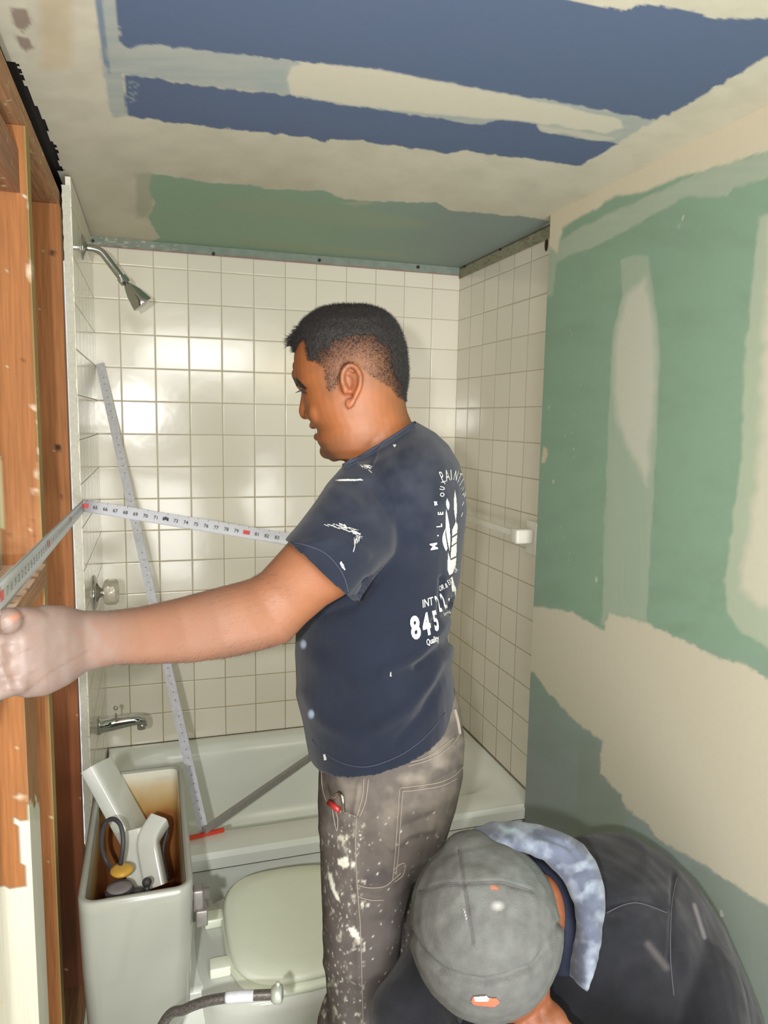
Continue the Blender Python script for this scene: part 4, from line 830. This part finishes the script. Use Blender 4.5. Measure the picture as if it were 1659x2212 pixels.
caps(bm, (cb[0], cb[1]+.01, .58), (cb[0]-.015, cb[1]+.01, .44), .068, .066); caps(bm, (cb[0]-.015, cb[1]+.01, .44), (cb[0]+.03, cb[1]+.01, .12), .068, .072)
lf = [((760, 1740), (950, 1750), 1.29, .08), ((775, 1830), (925, 1830), 1.31, .08), ((775, 1900), (905, 1900), 1.32, .078), ((780, 2000), (900, 2000), 1.33, .075), ((785, 2120), (900, 2120), 1.35, .07)]
RR = [rp(L, R, d, h, e=2.2, n=40) for L, R, d, h in lf]; cf = np.mean(RR[-1], 0); loft(bm, RR)
caps(bm, (cf[0], cf[1], .60), (cf[0]-.01, cf[1], .44), .066, .064); caps(bm, (cf[0]-.01, cf[1], .44), (cf[0]+.03, cf[1], .12), .066, .07)
jean = merge('trousers', bm, .003, M_jean, p1, it=4)
W = verts(jean); Nn = norms(jean); P = topx(W); near = (Nn@(CAM-W.mean(0)) > 0)*1.0
dsp = np.zeros(len(W))
for ln, a, wd in (([(930, 1790), (880, 1800), (850, 1830)], .004, 9), ([(935, 1760), (870, 1790)], -.003, 8), ([(700, 1790), (740, 1830), (760, 1880)], .003, 14), ([(700, 1960), (760, 2000), (860, 1990)], -.003, 14), ([(710, 2080), (780, 2110), (850, 2090)], .004, 16), ([(865, 1702), (930, 1692), (998, 1658)], -.002, 4), ([(863, 1700), (851, 1895)], -.002, 4), ([(776, 1690), (765, 1770), (770, 1900), (779, 2200)], .0022, 6), ([(700, 1700), (718, 1742), (765, 1765)], -.004, 7), ([(770, 1915), (810, 1925), (848, 1908)], .003, 7), ([(800, 1880), (830, 1895)], -.004, 16)):
    dsp += ridge(ln, a, wd)
dsp += (noise(W[:, 0]*16+W[:, 1]*12, W[:, 2]*12, 3)-.5)*.006
setverts(jean, W+Nn*(dsp*near)[:, None])
def jean_l(P, W):
    x, y = P[:, 0], P[:, 1]
    yield np.clip((y-1750)/300, 0, 1)*.45, (70, 65, 65)
    yield np.clip(noise(x/35, y/35, 2)-.45, 0, 1)*1.4*np.clip((1850-y)/150, 0, 1), (138, 130, 118)
    yield pm(P, [(785, 1890), (830, 1875), (850, 1895), (835, 1915), (790, 1915)], 4, 12, 16, 2)*.6, (58, 54, 60)
    z = (x < 790)*(y > 1780)
    yield z*np.clip(noise(x/9, y/16, 3)*6-3.9, 0, 1)*.55, (196, 194, 176)
    yield z*np.clip(noise(x/5, y/7, 5)*9-6.6, 0, 1)*.8, (206, 204, 192)
    yield (y > 1750)*np.clip(noise(x/3.5, y/4, 1)*12-9.3, 0, 1)*.8, (206, 204, 192)
    for poly in ([(728, 1856), (752, 1850), (754, 1868), (742, 1876), (730, 1868)], [(757, 1862), (766, 1862), (767, 1872), (759, 1876)], [(752, 2002), (768, 2004), (779, 2030), (772, 2030), (757, 2018)], [(708, 1885), (716, 1884), (724, 1920), (736, 1950), (728, 1945), (714, 1915)], [(779, 1952), (784, 1950), (786, 1956)], [(790, 1955), (796, 1950), (797, 1960)], [(748, 1834), (757, 1836), (756, 1842)], [(742, 2060), (770, 2050), (778, 2048)]):
        yield pm(P, poly, 3, 6, 3, 2)*.85, (206, 206, 192)
paint(jean, jean_l)
jb = bvh(jean); bm = nb()
for ln in ([(695, 1660), (697, 1700), (706, 1730), (728, 1748), (770, 1764)], [(786, 1680), (783, 1720), (770, 1765)], [(796, 1682), (790, 1730), (776, 1766)], [(770, 1765), (768, 1830), (772, 1920), (778, 2000), (781, 2100), (784, 2205)], [(863, 1702), (900, 1698), (950, 1690), (985, 1672), (1000, 1654)], [(867, 1710), (905, 1706), (955, 1697), (990, 1680)], [(863, 1702), (858, 1780), (853, 1850), (848, 1900)], [(870, 1710), (865, 1780), (860, 1850), (855, 1890)], [(772, 1912), (800, 1918), (830, 1915), (848, 1902), (866, 1885)], [(772, 1936), (800, 1944), (830, 1944)], [(880, 1655), (930, 1640), (975, 1610), (995, 1580)], [(800, 1668), (870, 1650), (925, 1634), (985, 1590)], [(850, 1880), (862, 1868), (875, 1866), (870, 1890), (852, 1905)], [(718, 1745), (722, 1770), (728, 1795), (730, 1770), (724, 1748)]):
    pxline(bm, jb, ln, .0008, .0006, 6)
obj('stitched_seam', bm, M_thread, jean, True)
bm = nb(); pxline(bm, jb, [(981, 1532), (988, 1560), (992, 1585)], .003, .001); obj('belt_loop', bm, M_jean2, jean, True)
M_shoe = mat('tan work boot', (120, 92, 66), .8, var=.2, nscale=40)
for c in (cb, cf):
    bm = nb(); c = (c[0]+.03, c[1]+.01)
    loft(bm, [ell((c[0]-.07, c[1], .001), (.15, 0, 0), (0, .052, 0), 28, 2.8), ell((c[0]-.07, c[1], .03), (.152, 0, 0), (0, .054, 0), 28, 2.8), ell((c[0]-.06, c[1], .06), (.13, 0, 0), (0, .05, 0), 28, 2.4), ell((c[0]-.02, c[1], .10), (.075, 0, 0), (0, .046, 0), 28), ell((c[0]-.0, c[1], .17), (.055, 0, 0), (0, .05, 0), 28)]); obj('boot', bm, M_shoe, p1, True)
# red tool in the front pocket
kt = thing('folding_knife', 'small red and silver folding tool sticking out of the front trouser pocket', 'pocket tool', cast(jb, 730, 1745, .004))
bm = nb(); tube(bm, [cast(jb, 715, 1732, .004), cast(jb, 736, 1750, .003)], .0045, 10); obj('handle', bm, mat('dark red plastic', (150, 40, 40), .35), kt, True)
bm = nb(); tube(bm, smoothpts([cast(jb, 724, 1722, .003), cast(jb, 738, 1712, .005), cast(jb, 745, 1724, .006), cast(jb, 745, 1750, .003)], 5), .0035, 8); obj('clip', bm, M_chr, kt, True)
# ------------------------------------------------------------------ tape measure
tp = thing('tape_measure_blade', 'white tape measure blade bent at the tile edge and pulled to the hand', 'tape measure', PX(180, 1090, .004))
M_tape = mat('white tape', (204, 206, 210), .38, var=.03, nscale=80, spec=.5)
B0 = D(181, 1092, 1.825); B1 = D(690, 1176, 1.815); B2 = D(2, 1288, .665)
def run(bm, pts, wv, w0, bow=.002, face=None):
    prev = None; K = 8
    for i, p in enumerate(pts):
        t = pts[min(i+1, len(pts)-1)]-pts[max(i-1, 0)]; t /= np.linalg.norm(t); u = np.array(wv, float); u -= t*(u@t); u /= np.linalg.norm(u); n = np.cross(t, u)
        if n@(CAM-p) < 0: n = -n
        fr = [bm.verts.new(V(p+u*w0*(k/K-.5)-n*bow*(1-(2*k/K-1)**2))) for k in range(K+1)]
        bk = [bm.verts.new(V(p+u*w0*(k/K-.5)-n*(bow*(1-(2*k/K-1)**2)+.0006))) for k in range(K+1)]
        cur = fr+bk[::-1]
        if prev:
            m_ = len(cur)
            for j in range(m_): bm.faces.new((prev[j], prev[(j+1) % m_], cur[(j+1) % m_], cur[j]))
        else: bm.faces.new(cur)
        prev = cur
    bm.faces.new(prev[::-1])
dL = (B2-B0); dL /= np.linalg.norm(dL); dR = (B1-B0); dR /= np.linalg.norm(dR)
bm = nb(); run(bm, [B0+dL*s for s in np.linspace(1.32, .0, 24)], (0, 0, 1), .031); BMN = bm; nN = len(bm.faces); bm = nb(); run(bm, [B0+dR*s for s in np.linspace(-.001, np.linalg.norm(B1-B0), 12)], (0, 0, 1), .031); BMF = bm; nF = len(bm.faces)
M_ink = mat('black ink', (52, 54, 58), .6, var=.1); M_rink = mat('red ink', (206, 84, 84), .6, var=.05)
def frame(p, t):
    u = np.array([0, 0, 1.]); u -= t*(u@t); u /= np.linalg.norm(u); n = np.cross(t, u)
    if n@(CAM-p) < 0: n = -n
    return u, n
def quad(bm, c, a, b, w_, h_): 
    vs = [bm.verts.new(V(c+a*i*w_/2+b*j*h_/2)) for i, j in ((-1, -1), (1, -1), (1, 1), (-1, 1))]; bm.faces.new(vs)
IN = .02555
def inked(bm, idx, fn, *a):
    n0 = len(bm.faces); fn(bm, *a); bm.faces.ensure_lookup_table()
    for f in bm.faces[n0:]: f.material_index = idx
for k in range(0, 20):
    p = B0+dR*IN*(k+.15); u, n = frame(p, dR); q = p+n*.0006
    if 64+k in (64, 80): inked(BMF, 2, quad, q, dR, u, .017, .010)
    if 64+k == 72:
        for s in (-1, 0, 1): inked(BMF, 1, quad, q+dR*s*.005+u*.002*(1-abs(s)), dR, u, .0045, .008)
    elif 64+k not in (64, 80): inked(BMF, 1, wtext, str(64+k), q+n*.0003, dR, u, .0085)
    inked(BMF, 2 if (k % 2) else 1, quad, q+dR*.004+u*.0135, dR, u, .0009, .004)
    for j in range(1, 8): inked(BMF, 1, quad, q+dR*(IN*j/8-.0)+u*.0148, dR, u, .0004, .0016)
for k in range(1, 52):
    p = B0+dL*IN*k; u, n = frame(p, -dL); q = p+n*.0006
    if (64-k) % 16 == 0: inked(BMN, 2, quad, q, dL, u, .017, .010)
    else: inked(BMN, 1, wtext, str(64-k), q+n*.0003, -dL, u, .0085)
    for j in range(0, 16): inked(BMN, 1, quad, q+dL*(IN*j/16)+u*.0145, dL, u, .0005, .0035 if j % 8 else .006)
obj('near_run', BMN, [M_tape, M_ink, M_rink], tp, True); obj('far_run', BMF, [M_tape, M_ink, M_rink], tp, True)
# ------------------------------------------------------------------ person two (crouching)
p2 = thing('person', 'crouching person in grey beanie and dark hooded sweatshirt seen from above', 'person', (.85, -1.75, 0))
a_ = np.array(-FW*.84+UP*.50-RT*.20); a_ /= np.linalg.norm(a_)
HC = D(1043, 1992, .965)
bm = nb()
ball(bm, HC-a_*.05-UP*.012, .078, .078, .10, None); ball(bm, HC-a_*.02, .086, .086, .086)
caps(bm, HC-a_*.06-UP*.03, HC-a_*.10-RT*.005-UP*.045, .055, .045)
ball(bm, D(1085, 2135, .955), .050, .045, .034, VIEWROT.copy()); ball(bm, D(1130, 2128, .97), .035, .04, .030, VIEWROT.copy())
ball(bm, D(1172, 1975, 1.01), .031, .03, .055, VIEWROT.copy())
ball(bm, D(1060, 2215, .93), .012, .012, .016, VIEWROT.copy())
caps(bm, HC-a_*.06, D(1230, 2030, 1.16), .050, .052)
sh2 = D(1330, 2060, 1.22); pel = np.array([.98, -1.50, .33])
caps(bm, D(1270, 2060, 1.26), pel, .06, .10)
S1 = D(990, 2040, 1.14); E1 = D(885, 2200, 1.03); H1 = D(1000, 2350, .95); S2 = D(1500, 2100, 1.18); E2 = D(1560, 2380, 1.05); H2 = D(1180, 2290, .925)
caps(bm, S1, E1, .042, .038); caps(bm, E1, H1, .036, .026); caps(bm, S2, E2, .042, .038); caps(bm, E2, H2, .036, .026)
for H, sg in ((H1, 1), (H2, -1)):
    ball(bm, H, .036, .03, .022, VIEWROT.copy())
    for k in range(4): o = UP*(.018-.0*k)+RT*(-.028+.017*k); tube(bm, smoothpts([H+o*.6, H+o+UP*.022+FW*.01, H+o+UP*.03+FW*.03-RT*.004*k, H+o+UP*.014+FW*.042], 4), [.0095]*8+[.0085]*5, 12)
    tube(bm, smoothpts([H-RT*.03*sg, H-RT*.045*sg+UP*.015, H-RT*.03*sg+UP*.032+FW*.01], 4), .0105, 12)
K1 = np.array([.66, -1.97, .40]); K2 = np.array([.98, -2.0, .40]); A1 = np.array([.70, -1.80, .07]); A2 = np.array([1.02, -1.78, .07])
for K, A in ((K1, A1), (K2, A2)):
    caps(bm, pel+(np.array([-.08, 0, -.02]) if K is K1 else np.array([.08, 0, -.02])), K, .07, .05); caps(bm, K, A, .045, .032); caps(bm, A-[0, 0, .03], A+np.array([0, -.14, -.035]), .03, .024)
body2 = merge('body', bm, .0035, M_skin2, p2, it=5)
paint(body2, lambda P, W: [(np.clip(noise(P[:, 0]/14, P[:, 1]/14, 2)-.45, 0, 1)*.6, (170, 84, 50))])
# beanie
M_knit = mat('grey knit', (94, 95, 93), .95, var=.10, nscale=70, bump=.5, bscale=700, painted=True, spec=.15)
bm = nb()
prof = [(-.072, .094), (-.066, .102), (-.03, .1045), (.0, .1015), (.03, .092), (.055, .076), (.074, .055), (.085, .032), (.089, .010)]
def oring(c, ax, r, e1=1.0, n=48):
    ax = ax/np.linalg.norm(ax); u = RT-ax*(RT@ax); u /= np.linalg.norm(u); v = np.cross(ax, u); return ell(c, u*r*.965, v*r*1.06, n)
loft(bm, [oring(HC+a_*h, a_, r) for h, r in prof])
ball(bm, D(1020, 1858, .995), .044, .05, .036, VIEWROT.copy()); ball(bm, D(1012, 1828, 1.01), .020, .03, .016, VIEWROT.copy())
bean = merge('beanie', bm, .0026, M_knit, p2, it=10)
W = verts(bean); Nn = norms(bean); P = topx(W)
dsp = ridge([(882, 2005), (905, 2050), (950, 2092), (1000, 2113), (1045, 2118), (1095, 2110), (1150, 2085), (1190, 2040), (1208, 1995)], -.0045, 6)+ridge([(905, 1925), (960, 1908), (1000, 1908), (1080, 1905), (1150, 1925)], -.002, 4)+ridge([(990, 1835), (1000, 1908), (1010, 1970), (1020, 2035)], -.0028, 4)
below = (pm(P, [(860, 2000), (882, 2012), (905, 2056), (950, 2098), (1045, 2126), (1150, 2092), (1208, 2000), (1240, 2000), (1240, 2230), (860, 2230)], .5, 9, 8, 1))*.0035
dsp += below+(noise(W[:, 0]*30, W[:, 1]*30+W[:, 2]*20, 2)-.5)*.004
setverts(bean, W+Nn*dsp[:, None])
paint(bean, lambda P, W: [(np.clip(noise(P[:, 0]/45, P[:, 1]/45, 3)*2-.75, 0, 1)*np.clip((2100-P[:, 1])/120, 0, 1)*.5, (112, 118, 115)), (pm(P, [(1060, 1913), (1075, 1916), (1078, 1922), (1062, 1920)], 1, 4, 2, 1)*.8, (206, 96, 50)), (np.clip(2.2-seg_dist(P, [(1003, 1965), (1008, 1985)]), 0, 1)*.7, (196, 196, 196)), (np.clip(1-np.hypot((P[:, 0]-1075)/18, (P[:, 1]-1957)/14), 0, 1)*.7, (188, 188, 186))])
nbv = bvh(bean)
bm = nb(); patch(bm, nbv, [(1018, 2160), (1022, 2150), (1072, 2154), (1078, 2162), (1068, 2172), (1024, 2168)], 1.2, .6, 5, .0016); o = obj('logo_patch', bm, mat('orange red patch', (206, 92, 66), .7), bean); o['label'] = 'red and white cloth patch'
bm = nb(); patch(bm, nbv, [(1024, 2150), (1050, 2148), (1056, 2154), (1052, 2160), (1026, 2159)], 1.0, .5, 4, .0022); obj('patch_white_top', bm, mat('white patch stitching', (224, 216, 204), .7), bean)  # white upper part of the cloth patch
bm = nb()
for ln in ([(905, 1925), (960, 1909), (1000, 1908), (1080, 1905), (1150, 1925)], [(990, 1835), (1000, 1908), (1010, 1970), (1022, 2035)]): pxline(bm, nbv, ln, .0007, .0002)
obj('knit_seam', bm, mat('dark knit seam', (84, 82, 86), .95), bean, True)
# sweatshirt
M_hood = mat('dark charcoal fleece', (34, 35, 40), .96, var=.16, nscale=26, painted=True, bump=.5, bscale=700, spec=.12, sheen=.15)
bm = nb()
tt = [((1215, 1838), (1320, 1842), 1.22, .05), ((1180, 1862), (1400, 1858), 1.22, .09), ((1120, 1900), (1470, 1900), 1.22, .125), ((1060, 1950), (1520, 1948), 1.22, .14), ((1000, 2020), (1568, 2018), 1.22, .15), ((960, 2100), (1605, 2098), 1.22, .155), ((930, 2212), (1648, 2208), 1.22, .16), ((940, 2350), (1660, 2340), 1.24, .16)]
loft(bm, [rp(L, R, d, h, e=2.2, n=44) for L, R, d, h in tt])
caps(bm, D(1300, 2200, 1.25), pel+np.array([-.02, 0, .03]), .15, .15)
def limb(a, b, ra, rb): caps(bm, a, b, ra, rb)
limb(S1, E1, .062, .058); limb(E1, H1+(E1-H1)*.22, .056, .040); limb(S2, E2, .066, .060); limb(E2, H2+(E2-H2)*.25, .058, .042)
caps(bm, S1, D(1150, 2040, 1.2), .062, .1)
hood = merge('sweatshirt', bm, .0035, M_hood, p2, it=8)
W = verts(hood); Nn = norms(hood); P = topx(W); dsp = (noise(W[:, 0]*14+W[:, 1]*9, W[:, 2]*12, 3)-.5)*.012
dsp += ridge([(1300, 1960), (1380, 1945), (1440, 1960)], -.003, 8)+ridge([(1455, 1890), (1445, 2080)], -.0025, 5)
setverts(hood, W+Nn*dsp[:, None])
def hood_l(P, W):
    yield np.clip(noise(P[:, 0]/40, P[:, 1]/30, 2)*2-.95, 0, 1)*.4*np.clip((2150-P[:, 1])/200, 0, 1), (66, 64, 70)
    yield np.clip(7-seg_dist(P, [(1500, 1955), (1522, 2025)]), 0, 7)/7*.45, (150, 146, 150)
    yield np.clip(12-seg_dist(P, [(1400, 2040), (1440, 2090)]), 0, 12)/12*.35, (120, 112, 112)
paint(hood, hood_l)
hdb = bvh(hood); bm = nb(); pxline(bm, hdb, [(1462, 1893), (1450, 1960), (1448, 2070), (1455, 2150)], .0008); pxline(bm, hdb, [(1310, 1972), (1370, 1950), (1440, 1972)], .0008); obj('fleece_seam', bm, mat('seam', (78, 76, 86), .95), hood, True)
# folded hood: outer roll and dark lining
M_roll = mat('dusty blue fleece', (84, 90, 106), .96, var=.2, nscale=30, painted=True, bump=.4, bscale=600, spec=.12, sheen=.15)
def crescent(bm, outer, inner, d0, d1, hd):
    n = len(outer); R = []
    for i in range(n):
        dd = d0+(d1-d0)*i/(n-1); R.append(rp(inner[i], outer[i], dd, hd*(.35 if i in (0,) else 1), flat=False, e=2.1, n=24))
    loft(bm, R)
bm = nb()
crescent(bm, [(1022, 1800), (1062, 1788), (1110, 1782), (1165, 1786), (1215, 1796), (1260, 1822), (1292, 1862), (1306, 1915), (1308, 1975), (1298, 2035), (1275, 2090), (1250, 2125)],
         [(1024, 1806), (1066, 1815), (1105, 1826), (1145, 1838), (1178, 1856), (1208, 1885), (1228, 1920), (1240, 1960), (1244, 2000), (1242, 2040), (1236, 2080), (1232, 2110)], 1.02, 1.03, .038)
roll = merge('hood', bm, .003, M_roll, p2, it=6)
W = verts(roll); Nn = norms(roll); P = topx(W); dsp = (noise(W[:, 0]*40+W[:, 1]*20, W[:, 2]*30, 3)-.5)*.008+ridge([(1150, 1795), (1230, 1830), (1275, 1890), (1285, 1960)], -.003, 5)
setverts(roll, W+Nn*dsp[:, None])
paint(roll, lambda P, W: [(np.clip(noise(P[:, 0]/22, P[:, 1]/22, 3)*2.6-1.1, 0, 1)*.6, (150, 160, 172)), (pm(P, [(1080, 1785), (1115, 1788), (1110, 1800), (1085, 1800)], 4, 8, 10, 1)*.6, (160, 182, 186))])
bm = nb()
crescent(bm, [(1040, 1808), (1085, 1822), (1130, 1836), (1180, 1862), (1215, 1895), (1238, 1940), (1248, 2000), (1246, 2060), (1236, 2110)],
         [(1030, 1812), (1075, 1832), (1110, 1856), (1145, 1890), (1170, 1930), (1180, 1975), (1184, 2010), (1188, 2060), (1190, 2110)], 1.045, 1.06, .03)
merge('hood_lining', bm, .0035, mat('dark lining', (40, 44, 58), .97, var=.15, spec=.1), p2, it=6)
# trousers and boots of the crouching person
bm = nb()
for K, A, s in ((K1, A1, -1), (K2, A2, 1)):
    limb(pel+np.array([.08*s, 0, -.02]), K, .095, .07); limb(K, A+np.array([0, 0, .05]), .066, .055)
ball(bm, pel, .15, .14, .12); merge('trousers', bm, .005, mat('dark denim', (58, 60, 72), .95, var=.15, nscale=30), p2, it=4)
for A in (A1, A2):
    bm = nb(); loft(bm, [ell((A[0], A[1]-.06, z), (.048, 0, 0), (0, ry, 0), 24, 2.6) for z, ry in ((.001, .14), (.03, .142))]+[ell((A[0], A[1]-.04, .07), (.045, 0, 0), (0, .11, 0), 24), ell((A[0], A[1], .13), (.044, 0, 0), (0, .052, 0), 24)]); obj('boot', bm, M_shoe, p2, True)
